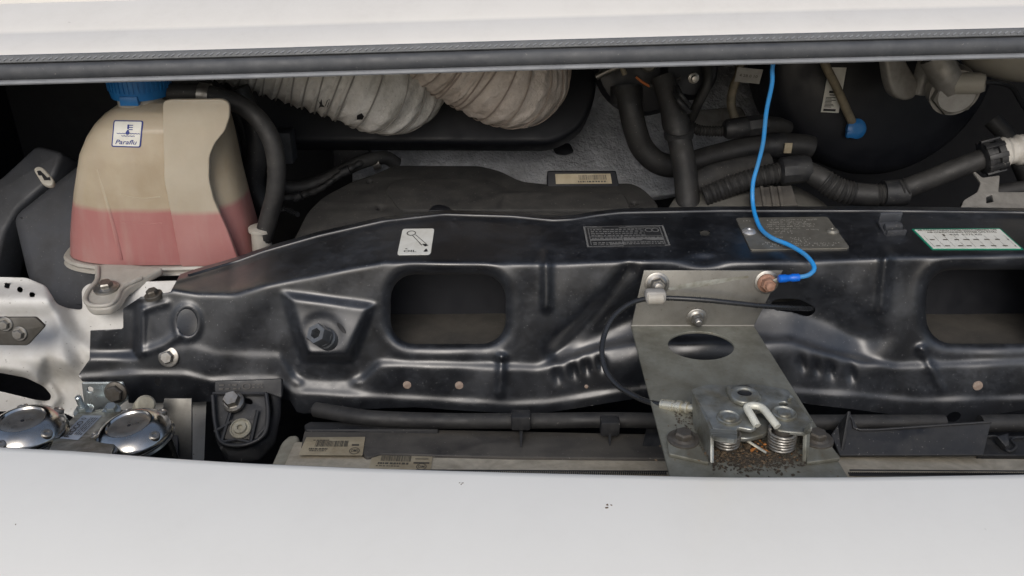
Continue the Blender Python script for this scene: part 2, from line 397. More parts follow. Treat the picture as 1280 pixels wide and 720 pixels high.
M['dot'] = mat('bright_stamping', (.62,.60,.54), .4, .5, (.5,.47,.42), .5, 300)
M['rivet'] = mat('rivet_aluminium', (.60,.61,.62), .35, .7, (.45,.45,.45), .5, 200)
M['khaki'] = mat('khaki_pipe', (.27,.23,.16), .55, 0, (.10,.085,.06), .6, 60, dust=.2)
M['tape'] = mat('white_tape', (.55,.53,.49), .6, 0, (.36,.34,.30), .7, 60, bump=.6, bscale=90)
M['castgrey'] = mat('cast_aluminium', (.36,.345,.32), .55, .5, (.22,.21,.19), .7, 50, dust=.3, bump=.2, bscale=300)
M['housing'] = mat('grey_plastic_housing', (.060,.065,.076), .5, 0, (.034,.037,.044), .7, 12, dust=.2, dustcol=(.10,.09,.08), speck=.35, film=(.02,.019,.018), filmamt=.7, filmscale=11)
M['reservoir'] = mat('milky_reservoir', (.40,.38,.33), .5, 0, (.32,.30,.26), .6, 20, sss=.2)
M['cream'] = mat('cream_paint', (.66,.66,.58), .35, .15, (.50,.49,.42), .7, 90, speck=.4, speckcol=(.2,.18,.14))
M['spring'] = mat('spring_steel', (.36,.355,.335), .42, .8, (.18,.16,.13), .9, 90, dust=.3, film=(.10,.08,.055), filmamt=.6, filmscale=50)
M['brass'] = mat('plated_ferrule', (.66,.63,.52), .32, .7, (.56,.52,.40), .4, 120)
M['tank'] = None
M['footplastic'] = mat('milky_plastic', (.42,.40,.36), .38, 0, (.33,.31,.27), .6, 40, sss=.25, dust=.25, dustcol=(.2,.17,.13))
M['fin'] = mat('milky_fin', (.40,.39,.355), .38, 0, (.36,.345,.31), .6, 25, sss=.15)
M['orange'] = mat('rust_flake', (.35,.13,.02), .8, 0, (.20,.07,.02), .6, 300)
M['leafbit'] = mat('dry_leaf_bit', (.10,.07,.042), .8, 0, (.15,.105,.06), .6, 200)
M['meshgrille'] = mat('black_mesh', (.02,.02,.021), .5)
M['wireorange'] = mat('orange_wire', (.45,.12,.02), .5)

def sm(a, b, x):
    t = np.clip((x-a)/(b-a), 0, 1); return t*t*(3-2*t)
def poly_sdf(P, X, Y):                 # negative inside
    P = np.array(P, float); d = np.full(X.shape, 1e9); ins = np.zeros(X.shape, bool); n = len(P)
    for i in range(n):
        a, b = P[i], P[(i+1) % n]; e = b-a; wx, wy = X-a[0], Y-a[1]
        t = np.clip((wx*e[0]+wy*e[1])/max(1e-9, e@e), 0, 1)
        d = np.minimum(d, (wx-e[0]*t)**2+(wy-e[1]*t)**2)
        c = (a[1] > Y) != (b[1] > Y)
        with np.errstate(divide='ignore', invalid='ignore'): xx = a[0]+(Y-a[1])*e[0]/(e[1] if abs(e[1]) > 1e-12 else 1e-12)
        ins ^= c & (X < xx)
    d = np.sqrt(d); return np.where(ins, -d, d)
def line_d(pts, X, Y):                 # distance to an open polyline
    d = np.full(X.shape, 1e9)
    for a, b in zip(pts, pts[1:]):
        a, b = np.array(a, float), np.array(b, float); e = b-a; wx, wy = X-a[0], Y-a[1]
        t = np.clip((wx*e[0]+wy*e[1])/(e@e), 0, 1); d = np.minimum(d, (wx-e[0]*t)**2+(wy-e[1]*t)**2)
    return np.sqrt(d)
def blur(A, s):
    r = int(3*s)+1; k = np.exp(-.5*(np.arange(-r, r+1)/s)**2); k /= k.sum()
    B = np.pad(A, ((r, r), (0, 0)), mode='edge'); A = sum(k[i]*B[i:i+A.shape[0]] for i in range(2*r+1))
    B = np.pad(A, ((0, 0), (r, r)), mode='edge'); return sum(k[i]*B[:, i:i+A.shape[1]] for i in range(2*r+1))
def pressed_sheet(name, xs, ys, F, sdf, m, parent, rim=.004, step_back=True):
    """a stamped sheet: grid with forward distance F(x,y), trimmed to sdf<0, its cut edges turned back to show the sheet's thickness"""
    X, Y = np.meshgrid(xs, ys); hx, hy = xs[1]-xs[0], ys[1]-ys[0]
    gy, gx = np.gradient(sdf, hy, hx); g = np.sqrt(gx**2+gy**2)+1e-6
    inside = sdf < 0
    nb = np.zeros_like(inside)
    for dy in (-1, 0, 1):
        for dx in (-1, 0, 1): nb |= np.roll(np.roll(inside, dy, 0), dx, 1)
    snap = nb & ~inside; keep = inside | snap
    X2 = np.where(snap, X-sdf*gx/g**2, X); Y2 = np.where(snap, Y-sdf*gy/g**2, Y)
    yc = (360-Y2)/FPX; xc = (X2-640)/FPX; d = F/(CP+yc*SP)
    P = np.stack([xc*d, d*(CP+yc*SP), CAMZ+d*(-SP+yc*CP)], -1)
    idx = -np.ones(X.shape, int); idx[keep] = np.arange(keep.sum())
    q = keep[:-1, :-1] & keep[1:, :-1] & keep[:-1, 1:] & keep[1:, 1:]
    anyin = inside[:-1, :-1] | inside[1:, :-1] | inside[:-1, 1:] | inside[1:, 1:]
    q &= anyin
    f = np.stack([idx[:-1, :-1][q], idx[1:, :-1][q], idx[1:, 1:][q], idx[:-1, 1:][q]], -1)
    me = bpy.data.meshes.new(name); me.from_pydata(P[keep].tolist(), [], f.tolist())
    bm = bmesh.new(); bm.from_mesh(me)
    bmesh.ops.delete(bm, geom=[v for v in bm.verts if not v.link_faces], context='VERTS')
    be = [e for e in bm.edges if e.is_boundary]
    r = bmesh.ops.extrude_edge_only(bm, edges=be)
    for v in [x for x in r['geom'] if isinstance(x, bmesh.types.BMVert)]:
        v.co += (v.co-EYE).normalized()*rim
    bm.to_mesh(me); bm.free()
    return link(name, me, parent, m, 50)
def lerpx(tab, xs): t = np.array(tab, float); return np.interp(xs, t[:, 0], t[:, 1])

# =================================================================== the bay (setting)
def wall_sheet(name, corners, m, thick=.01):
    bm = bmesh.new(); vs = [bm.verts.new(Vector(c)) for c in corners]; f = bm.faces.new(vs)
    r = bmesh.ops.extrude_face_region(bm, geom=[f]); n = f.normal.copy() if f.normal.length else Vector((0,0,1))
    bm.normal_update(); n = f.normal
    for v in [x for x in r['geom'] if isinstance(x, bmesh.types.BMVert)]: v.co -= n*thick
    return tag(link(name, mesh(bm), None, m, 0), kind='structure')
wall_sheet('firewall', [(-1.0,1.47,.55),(1.25,1.47,.55),(1.25,1.47,1.50),(-1.0,1.47,1.50)], M['dark'])
wall_sheet('bay_floor', [(-1.0,.20,.60),(1.25,.20,.60),(1.25,1.46,.60),(-1.0,1.46,.60)], M['dark'])
wall_sheet('side_wall', [(-.88,.36,.61),(-.88,1.46,.61),(-.88,1.46,1.45),(-.88,.8,1.2),(-.88,.36,.98)], M['dark'])
wall_sheet('side_wall', [(1.15,.36,.61),(1.15,1.46,.61),(1.15,1.46,1.45),(1.15,.8,1.2),(1.15,.36,.98)], M['dark'])

# =================================================================== front panel (bottom of the picture)
xs_ = [-520,-360,-200,-60]+list(range(0,1300,40))+[1340,1420,1520,1640,1780]
edge = lambda x: float(lerpx([(-520,505),(-200,535),(0,558),(100,563),(200,571),(300,577.5),(450,584),(640,589.5),(900,595.5),(1060,595.5),(1280,592),(1500,585),(1800,570)], x))
bm = bmesh.new()
prof = [(.020,-.045),(.006,-.030),(.0025,-.006),(.0008,-.0015),(-.0015,0),(-.006,-.0002),(-.02,-.0012),(-.05,-.0045),(-.09,-.012),(-.13,-.024),(-.18,-.046),(-.23,-.08),(-.27,-.13),(-.30,-.2),(-.31,-.3),(-.305,-.42)]
rows = []
for x in xs_:
    p = atz(x, edge(x), .388); rows.append([bm.verts.new(p+Vector((0, a, b))) for a, b in prof])
for a, b in zip(rows, rows[1:]):
    for i in range(len(prof)-1): bm.faces.new((a[i], a[i+1], b[i+1], b[i]))
fp = tag(link('front_panel', mesh(bm), None, M['white'], 50), 'smooth white painted front panel along the bottom of the picture', 'body panel')

FPS = Surf(fp)
bm = bmesh.new()
for x, y, s_ in ((760,633,.0018),(763,631,.0010),(578,605,.0010),(575,603.5,.0007),(20,655,.0006)):
    p, n = FPS.ray(x, y); Mx = frame(p, n)
    for q_ in range(3):
        c_ = Mx@Vector((random.uniform(-s_,s_), random.uniform(-s_,s_), 0)); vs = [bm.verts.new(c_+(Mx.to_3x3()@Vector((s_*.6*random.uniform(.5,1.2)*math.cos(1.26*i), s_*.6*random.uniform(.5,1.2)*math.sin(1.26*i), .0001)))) for i in range(5)]
        t_ = bm.verts.new(c_+n*s_*.4)
        for i in range(5): bm.faces.new((vs[i], vs[(i+1)%5], t_))
tag(link('grit', mesh(bm), None, M['leafbit'], 0), 'tiny dark specks of grit on the white front panel', 'grit', kind='stuff')
# =================================================================== bonnet (top of the picture)
bon = thing('bonnet', at(640, 88, .84), 'raised white bonnet with grey rubber seal along its lower edge', 'bonnet')
BF = .84
sealy = lambda x: float(lerpx([(-700,126),(0,105.5),(300,97.5),(640,87.5),(900,80.5),(1280,71.5),(2000,52)], x))
bx = [-620,-400,-200]+list(range(-80,1400,40))+[1500,1700,1900]
def bonnet_rows(prof, x_list=bx):
    bm = bmesh.new(); rws = []
    for x in x_list:
        p = at(x, sealy(x), BF); rws.append([bm.verts.new(p+Vector((0, a, b))) for a, b in prof])
    for a, b in zip(rws, rws[1:]):
        for i in range(len(prof)-1): bm.faces.new((a[i], a[i+1], b[i+1], b[i]))
    return bm
skin = [(.012,.014),(.007,.0205),(.0062,.0232),(.0085,.0252),(.020,.0305),(.044,.0400),(.0468,.0404),(.0500,.0424),(.058,.0468),(.085,.0585),(.096,.0625),(.0985,.0605),(.1005,.054),(.106,.054),(.107,.066),(.125,.075),(.2,.110),(.35,.165),(.55,.22),(.72,.245)]
link('outer_skin', mesh(bonnet_rows(skin)), bon, M['bonnet'], 25)
inner = [(.004,.006),(.02,.000),(.06,.010),(.2,.07),(.4,.14),(.6,.19),(.72,.20)]
link('inner_lining', mesh(bonnet_rows(inner)), bon, M['lining'], 40)
seal = thing('rubber_seal', at(640, 85, BF), None, None); seal.parent = bon; seal.location = Vector(seal['_abs'])-Vector(bon['_abs'])
link('bead', mesh(bonnet_rows([(.012,.004),(.001,.0036),(-.0012,.0052),(-.0026,.0090),(-.0022,.0130),(-.0006,.0162),(.0012,.0178),(.004,.0186),(.012,.0186)])), seal, M['rubber'], 40)
link('sealing_lip', mesh(bonnet_rows([(.012,.0045),(.001,.0042),(-.0022,.0030),(-.0034,.0010),(-.0026,-.0004),(.001,.0002),(.012,.002)])), seal, M['rubber_edge'], 30)
link('gripping_strip', mesh(bonnet_rows([(.012,.0196),(.0032,.0196),(.0024,.0206),(.0040,.0240),(.0062,.0262),(.0085,.0264),(.012,.026)])), seal, M['strip'], 40)
bm = bmesh.new()                        # short moulded nibs along the strip
for k in range(190):
    x = -100+k*8.0; p = at(x, sealy(x), BF)+Vector((0, .0034, .0232)); box_bm(bm, frame(p, (0, -.75, .66), (.8, .35, .4)), .0042, .0012, .0010)
o = link('strip_nibs', mesh(bm), seal, M['rubber_edge'], 0); o['kind'] = 'stuff'

# =================================================================== crossmember
sm_ = sm
XM = thing('crossmember', at(640, 500, .74), 'black pressed-steel slam panel with oval windows spanning the engine bay', 'crossmember')
xs = np.arange(90, 1602, 2.0); ys = np.arange(246, 540, 1.6); X, Y = np.meshgrid(xs, ys)
yR = lerpx([(90,352),(180,350),(225,342),(300,320),(330,309),(400,289),(480,271),(555,262.5),(640,265),(690,270),(715,269),(745,264),(775,260.5),(900,258),(1100,258),(1280,260),(1602,266)], xs)
yF = lerpx([(90,372),(165,372),(215,362),(250,367.5),(292,368),(330,357),(400,343),(480,328),(520,328),(690,330),(800,326),(1000,327),(1120,322),(1280,318),(1602,312)], xs)
yS = lerpx([(90,446),(165,445),(240,431),(270,441),(350,443),(368,470),(380,479),(436,479),(453,472),(474,453),(622,457),(672,459),(700,451),(740,436),(790,425),(990,424),(1030,438),(1080,450),(1120,457),(1280,451),(1602,448)], xs)
yB = lerpx([(90,471),(165,466),(232,466),(262,474),(348,473),(366,489),(538,498),(638,504),(684,502),(747,492),(784,487),(850,478),(940,478),(995,488),(1075,493),(1145,500),(1280,497),(1602,495)], xs)
def dof(F, y): return (CP+(360-y)/FPX*SP)/F        # inverse depth of a point F forward on row y
FR = .768+np.clip(yF-yR, 6, 200)*(.118/62)
keys_y = np.stack([yR-30, yR, yF, yS-3.5, yS+3.5, yB-2.2, yB+2.2, yB+60])
stp = .0025+.0035*sm_(340,372,xs)
keys_F = np.stack([FR+.055, FR, np.full_like(xs,.768), np.full_like(xs,.757), .757-stp, .753-stp, .753-stp-.0035, .752-stp-.0035])
keys_w = (CP+(360-keys_y)/FPX*SP)/keys_F
W = np.empty_like(X)
for i in range(len(xs)): W[:, i] = np.interp(ys, keys_y[:, i], keys_w[:, i])
F = (CP+(360-Y)/FPX*SP)/W
F = blur(F, 1.9)
# stamped shapes (metres; minus = towards the viewer)
dF = np.zeros_like(F)
pad = [(354,366),(468,381),(438,450),(380,450)]
dpad = poly_sdf(pad, X, Y); dF -= (.009+.012*sm(380,450,Y))*(1-sm(-9,5,dpad))*(1-sm(449,453,Y))
dF -= .003*(1-sm(-4,10,poly_sdf([(378,449),(438,449),(446,476),(374,478)], X, Y)))*sm(449,453,Y)*0.9
cx_, cy_ = 402, 417
rr = np.hypot((X-cx_)/1.0, (Y-cy_)/0.9); dF += .0018*(1-sm(20,32,rr))
win1 = rrect(488.5,343,632,430,30); win2 = rrect(1158,337,1308,429.5,32)
for wv in (win1, win2):
    d_ = poly_sdf(wv, X, Y); dF += .009*np.exp(-np.clip(d_,0,99)/3.5); dF -= .0012*np.exp(-((d_-14)/6)**2)
for ln, h, wd in (([(683,318),(683,384)],-.007,5.5), ([(1108,316),(1102,384)],-.007,6), ([(627,446),(625,492)],-.005,4), ([(1152,436),(1176,484)],-.004,4.5),
                  ([(178,388),(176,440)],-.004,4.5), ([(178,388),(208,379)],-.003,4), ([(177,441),(205,432),(222,420)],-.003,5)):
    d_ = line_d(ln, X, Y); dF += h*np.exp(-(d_/wd)**2)
dF -= .004*np.exp(-(((X-627)/7)**2+((Y-446)/5)**2)) + .004*np.exp(-(((X-1152)/7)**2+((Y-437)/6)**2))
# the hollow behind the latch
rec = poly_sdf([(800,338),(985,338),(1050,372),(1105,418),(1085,446),(985,424),(800,430),(712,446),(690,440),(738,392)], X, Y)
dF += blur(.024*(1-sm(-46,22,rec))*sm(330,376,Y), 3.5)
dF += .010*np.exp(-(((X-880)/24)**2+((Y-325)/7)**2))
dF += .006*np.exp(-(line_d([(786,338),(735,400),(694,440)], X, Y)/9)**2)
for lx, ly in ((697,470),(717,464),(733,459),(752,455),(1003,455),(1021,460),(1038,464),(1064,468)):
    dF += .0050*np.exp(-(((X-lx-(Y-ly)*.12)/4.8)**2+((Y-ly)/9.5)**2))
# left end steps and the oval eyelet rim
dF += .006*(1-sm(-6,9,poly_sdf([(80,380),(172,380),(171,442),(80,442)], X, Y)))
dF -= .0028*np.exp(-((np.hypot((X-234)/15,(Y-403)/20)-1)/.22)**2)
dF += .006*np.exp(-(((X-398)/420)**2))*0
# rolled rear rim, dents
er = Y-np.interp(X, xs, yR); dF -= .0058*np.exp(-((er-7)/3.2)**2); dF += .007*np.exp(-((er-1)/2.6)**2)
dF += .0011*np.sin(X*.031+1.3)*np.sin(Y*.047+X*.011)+.0006*np.sin(X*.083+Y*.06)
F = F+blur(dF, 1.25)
outline = [(154,386),(154,411),(113,413),(112,449),(98,469),(103,477),(154,478.5),(161,504),(240,503),(300,500),(352,499),(362,500),(371,515),(380,517),(434,512),(517,509),(638,517),(676,517),(747,506),(790,499),(860,490),(950,492),(1010,505),(1070,512),(1130,520),(1165,530),(1195,532),(1220,527),(1250,517),(1280,512),(1602,508)]
top_ = [(x, float(np.interp(x, xs, yR))) for x in range(1600, 222, -20)]
outline = outline+[(1602,float(yR[-1]))]+top_+[(225,343),(213,365),(176,371)]
sdf = poly_sdf(outline, X, Y)
holes = [win1, win2, ell(234,403,12.5,17,24,-8), ell(881,291.5,6.5,3.2,16), ell(1192,521,9.5,6,20,-20), soften([(962,378),(975,373),(1000,374),(1022,386),(1012,397),(990,390),(968,388)],8), ell(197,477,3.6,5.5,16,-15)]
for h_ in holes: sdf = np.maximum(sdf, -poly_sdf(h_, X, Y))
body = pressed_sheet('pressed_panel', xs, ys, F, sdf, M['black'], XM, .0035)
XS = Surf(body)
tube('rolled_edge', [XS.hit(x, float(np.interp(x, xs, yR))+6.0, .0002) for x in range(236, 1598, 8)], .0019, M['black'], XM, seg=10, smooth_path=False)
# closed channel behind the windows
for x0, x1 in ((445,675),(1115,1345)):
    xa, xb = at(x0,400,.80).x, at(x1,400,.80).x; zf, zt = CAMZ-.472, CAMZ-.385
    def panel(name, q, m):
        bm = bmesh.new(); vs = [bm.verts.new(Vector(v)) for v in q]; bm.faces.new(vs); bmesh.ops.subdivide_edges(bm, edges=bm.edges, cuts=3, use_grid_fill=True)
        for v in bm.verts: v.co.z += .0008*math.sin(v.co.x*90)*math.sin(v.co.y*70)
        r_ = bmesh.ops.extrude_face_region(bm, geom=list(bm.faces))
        for v in [g for g in r_['geom'] if isinstance(g, bmesh.types.BMVert)]: v.co += Vector((0,.0015,-.0015))
        link(name, mesh(bm), XM, m, 30)
    panel('channel_floor', [(xa,.772,zf+.004),(xb,.772,zf+.004),(xb,.868,zf-.004),(xa,.868,zf-.004)], M['channel'])
    panel('channel_wall', [(xa,.868,zf-.004),(xb,.868,zf-.004),(xb,.876,zt),(xa,.876,zt)], M['dark'])
    for xx in (xa, xb): panel('channel_end', [(xx,.778,zf+.004),(xx,.868,zf-.004),(xx,.874,zt),(xx,.80,zt)], M['dark'])
# threaded spacer on the raised pad
p, n = XS.ray(409, 424); ax = (Vector((-.40,-.9,.92))).normalized()
bm = bmesh.new(); Mx = frame(p-ax*.004, ax); k_ = mpp(402,415,.74)
lathe_bm(bm, [(14*k_,0),(14*k_,.008),(12.5*k_,.0095),(12.5*k_,.014)], Mx, 28)
rot = Matrix.Rotation(.35,4,'Z')
lathe_bm(bm, [(13.5*k_,.0135),(13.5*k_,.026),(12.6*k_,.0275),(7*k_,.0275),(6.2*k_,.026),(6.2*k_,.010),(0,.010)], Mx@rot, 6)
link('threaded_spacer', mesh(bm), XM, M['spacer'], 25)
for lp in (ell(427,410,2.6,8.5,18,-38), ell(387,423,4.2,2.4,14), ell(299,479,1.8,1.8,10)):
    bm = bmesh.new(); cen = [sum(c)/len(lp) for c in zip(*lp)]; c0 = bm.verts.new(XS.hit(cen[0], cen[1], .0006)); vs_ = [bm.verts.new(XS.hit(x, y, .0006)) for x, y in lp]
    for i in range(len(vs_)): bm.faces.new((vs_[i], vs_[(i+1) % len(vs_)], c0))
    link('slot_plug', mesh(bm), XM, M['ink'], 0)  # flat black patches paint the shade inside small open slots
# bolt at the left end, rusty plugs, nut on the tab
p, n = XS.ray(211, 446); bolt('bolt', p, (n+Vector((-.1,0,.25))).normalized(), .0068, .005, M['steel'], XM, washer=1.6)
p, n = XS.ray(192, 369); bolt('bolt', p, n, .006, .005, M['dullbolt'], XM, washer=1.5)
for x, y, r in ((509,481,5.5),(574,481.5,5.5),(1222,482,6.5),(733,483,2.6)):
    p, n = XS.ray(x, y); k = mpp(x, y, .735); lathe('plug', [(r*k,-.001),(r*k*.95,.0009),(r*k*.5,.0014),(0,.0014)], p, n, M['rustspot'], XM, 18)
# cable-tie clip on the top
p, n = XS.ray(1113, 287); k = mpp(1113,285,.82)
bm = bmesh.new(); up = (n+Vector((0,-.25,0))).normalized()
Mx = frame(p, up, (1,0,0))
box_bm(bm, Mx@Matrix.Translation((0,0,.002)), 25*k, 36*k, .004, .001)
box_bm(bm, Mx@Matrix.Translation((0,-.004,.006)), 22*k, .008, .009, .002)
box_bm(bm, Mx@Matrix.Translation((.001,.010,.009)), 28*k, .004, .012, .0012)
box_bm(bm, Mx@Matrix.Translation((0,-.014,.006)), 24*k, .003, .008, .001)
link('cable_clip', mesh(bm), XM, M['housing'], 30)
# --- stickers and plates on the top face
q = [(503.5,286.5),(543,286),(538,318.5),(496.5,319)]
s_ = sticker('oil_sticker', q, XS, .0004, M['paper'], XM, (8,6), .06); s_['label'] = 'white oil dipstick sticker'
dip = ringpoly(.30,.18,.145,.095,.20)
dip += [[(.345,.272),(.36,.262),(.705,.648),(.685,.66)], [(.43,.245),(.445,.235),(.845,.61),(.83,.62)], [(.69,.60),(.79,.60),(.90,.655),(.80,.70)]]
dip += [[(.78,.895),(.80,.84),(.85,.78),(.89,.84),(.905,.885),(.86,.905)]]
dip += [R(.21,.765,.27,.785)]
art('print', q, XS, .0008, M['ink'], s_, dip, [('OIL', (.17,.83,.56,.91))])
q = [(729,284),(829,282.5),(838,307.5),(734,309.5)]
s_ = sticker('data_label', q, XS, .0004, M['plastic'], XM, (10,5)); s_['label'] = 'black data label with worn grey frame and print'
pp = [R(.0,.0,1,.035),R(0,.965,1,1),R(0,0,.022,1),R(.978,0,1,1),R(.05,.07,.95,.09),R(.05,.09,.06,.92),R(.94,.09,.95,.92),R(.05,.5,.95,.52),R(.05,.62,.44,.70),R(.46,.6,.94,.72),R(.44,.52,.45,.95),R(.28,.84,.44,.9)]
pp += dashes([.14,.24,.34,.44],.08,.74,.045,seed=3)+dashes([.56,.78,.86],.08,.93,.05,seed=4)+ringpoly(.80,.22,.05,.10,.3,12)+ringpoly(.88,.22,.05,.10,.3,12)
art('print', q, XS, .0008, M['greyink'], s_, pp)
# riveted type plate
q = [(919.5,274),(1034,272.5),(1062,311.5),(938,313.5)]
s_ = sticker('type_plate', q, XS, .0016, M['plate'], XM, (10,6), .03); s_['label'] = 'grey riveted type plate with stamped rows'
rr_ = random.Random(5); pp = []
for v, u0, u1, dn in ((.08,.32,.86,.7),(.15,.34,.72,.8),(.22,.30,.80,.85),(.29,.28,.78,.8),(.36,.30,.62,.7),(.44,.32,.52,.6),(.50,.30,.50,.5),(.40,.68,.80,.4),(.47,.66,.78,.35),(.62,.16,.40,.45),(.66,.46,.68,.7),(.72,.46,.64,.55),(.78,.18,.60,.5),(.84,.14,.92,.55),(.90,.16,.86,.65),(.10,.03,.2,.3)):
    u = u0
    while u < u1:
        if rr_.random() < dn:
            v_ = v+rr_.uniform(-.012,.012); pp.append(R(u, v_, u+rr_.uniform(.006,.013), v_+rr_.uniform(.018,.034)))
        u += .0165
art('stamping', q, XS, .0020, M['dot'], s_, pp)
for x, y, mm, r in ((936,291.5,'rivet',9),(1040,291,'plate',8)):
    p, n = XS.ray(x, y); k = mpp(x, y, .82); lathe('rivet', [(r*k,.001),(r*k,.0022),(r*k*.72,.0042),(r*k*.3,.0048),(r*.22*k,.0035),(0,.0035)], p, n, M[mm], s_, 20)
# green-edged refrigerant label
q = [(1139,286.5),(1250,285.5),(1280,312.5),(1165,312.5)]
g_ = sticker('refrigerant_label', q, XS, .0004, M['green'], XM, (10,5), .02); g_['label'] = 'white label with green border and rows of small print'
def inset(q, a, b):
    Q = quad(q); return [tuple(Q(a,b)), tuple(Q(1-a,b)), tuple(Q(1-a,1-b)), tuple(Q(a,1-b))]
q2 = inset(q, .022, .055); f_ = sticker('white_field', q2, XS, .0008, M['paper'], g_, (10,5))
pp = []
for v0, v1 in ((.34,.62),(.66,.95)):
    for k in range(9): pp.append(R(.03+k*.1165, v0, .033+k*.1165, v1))
pp += dashes([.53,.86],.06,.97,.05,.05,.07,.055,seed=8)+[R(.26,.26,.285,.36)]
art('print', q2, XS, .0011, M['fadeink'], f_, pp, [('AIR CONDITIONING SYSTEM NON FLAMMABLE GAS',(.02,.02,.95,.09)),('AIR CONDITIONING SYSTEM GAS R134a',(.11,.12,.92,.20)),('0.55  0.775 KG',(.35,.25,.72,.33))])

# =================================================================== white inner-wing panel at the left
WP = thing('wing_panel', at(60, 500, .75), 'grimy white painted wing panel left of the black crossmember', 'body panel')
xs = np.arange(-120, 262, 2.0); ys = np.arange(336, 580, 2.0); X, Y = np.meshgrid(xs, ys)
F = np.interp(Y, [336,352,386,410,450,520,580], [.855,.845,.815,.80,.778,.760,.75])
F = F-.020*(1-sm(60,92,X+(Y-380)*-.25))*sm(350,375,Y)*(1-sm(450,480,Y)) - .02*(1-sm(55,75,X))*(1-sm(372,400,Y))
F = F-.008*np.exp(-(line_d([(66,376),(80,408),(112,440)], X, Y)/9)**2)
F += .012*(1-sm(-4,10,poly_sdf([(60,452),(100,478),(104,520),(70,520),(52,500)], X, Y)))
F = F-.010*np.exp(-((line_d([(-120,455),(0,460),(35,466),(62,482),(72,498),(64,508)], X, Y))/5)**2)
F = blur(F, 1.6)
outl = soften([(-120,344),(33,347),(47,353),(57,357),(64,368),(71,380),(85,385.5),(103.5,387.5),(102,362),(110,354.5),(150,353),(224,350.5),(258,420),(258,500),(255,578),(-120,578)], 5)
sdf = poly_sdf(outl, X, Y)
for h in ([(7,353),(13,355),(11,361),(5,359)], [(38,364.5),(44,366.5),(42.5,372),(36,370)], ell(25,362,4,3.2,14,30), soften([(-130,458),(0,466),(32,472),(55,483),(65,495),(61,501.5),(45,500),(0,489),(-130,478)],6),
          soften([(-130,520),(50,512),(80,516),(130,540),(130,590),(-130,590)],6)):
    sdf = np.maximum(sdf, -poly_sdf(h, X, Y))
wb = pressed_sheet('pressed_panel', xs, ys, F, sdf, M['wing'], WP, .003); WS = Surf(wb)
pl = Plane(at(-10,398,.742), at(50,400,.742), at(10,432,.735))
plate('dark_plate', [soften([(-60,397),(44,396.5),(56,408),(34,432),(-60,431)],3)], pl, .004, M['darksteel'], WP, .0008)
for x, y in ((7,405),(25,417)): bolt('bolt', pl.hit(x,y), pl.n, .0052, .004, M['steel'], WP, washer=1.45)
# grey strut hanging below the crossmember end
pl = Plane(at(215,503,.715), at(240,503,.715), at(228,575,.69))
ST = tag(plate('strut', [[(205,498),(239.5,498),(239.5,600),(222,600),(222,545),(200,545)]], pl, .003, M['galv'], None, .0006), 'flat grey steel strut hanging beside the right chrome horn', 'strut')
pl = Plane(at(190,545,.70), at(222,545,.70), at(205,580,.68))
tag(plate('bracket', [[(175,540),(222.5,544),(222.5,600),(175,600)]], pl, .004, M['dark'], None, .0008), 'black square bracket behind the right chrome horn', 'bracket')

# =================================================================== horns
HB = thing('horn_bracket', at(120, 520, .64), 'bright zinc bracket carrying two chrome horns', 'bracket')
pl_up = Plane(at(103,479,.716), at(154,479,.716), at(130,505,.712))
plate('mounting_tab', [soften([(102,478.5),(153,478),(160,500),(150,507),(134,519),(106,515)],2), ell(112.5,487,4,3.6,16)], pl_up, .003, M['zincnew'], HB, .0006)
pl_b = Plane(at(80,545,.600), at(130,545,.600), at(110,512,.695))
plate('base_plate', [soften([(55,575),(72,540),(100,513),(150,510),(165,520),(140,560),(135,585),(60,590)],3)], pl_b, .003, M['zinc'], HB, .0006)
bolt('bolt', pl_up.hit(145,490), pl_up.n, .0088, .006, M['dullbolt'], HB, washer=1.2, collar=True)
p = pl_b.hit(105,514); bm_axis = Vector((-.05,-.1,1)).normalized(); bolt('nut', p, bm_axis, .0056, .005, M['zincnew'], HB, washer=1.7, thread=.012)
p = pl_b.hit(140,514); bolt('nut', p, Vector((.1,-.2,1)).normalized(), .0058, .006, M['zincnew'], HB, washer=1.5)
q = [(103.5,519.5),(127.5,519.5),(97.5,550),(74.5,548.5)]
q = [(74.5,548),(103.5,519),(127.5,519.5),(97.5,550)]
s_ = sticker('approval_label', q, pl_b, .0005, M['silverlabel'], HB, (6,4)); s_['label'] = 'silver blue label with black letters'
art('print', q, pl_b, .0010, M['ink'], s_, dashes([.52,.63,.74,.85],.20,.92,.04,.05,.2,.02,seed=9)+ringpoly(.86,.22,.04,.12,.35,12), [('FECCO',(.08,.10,.76,.40))])
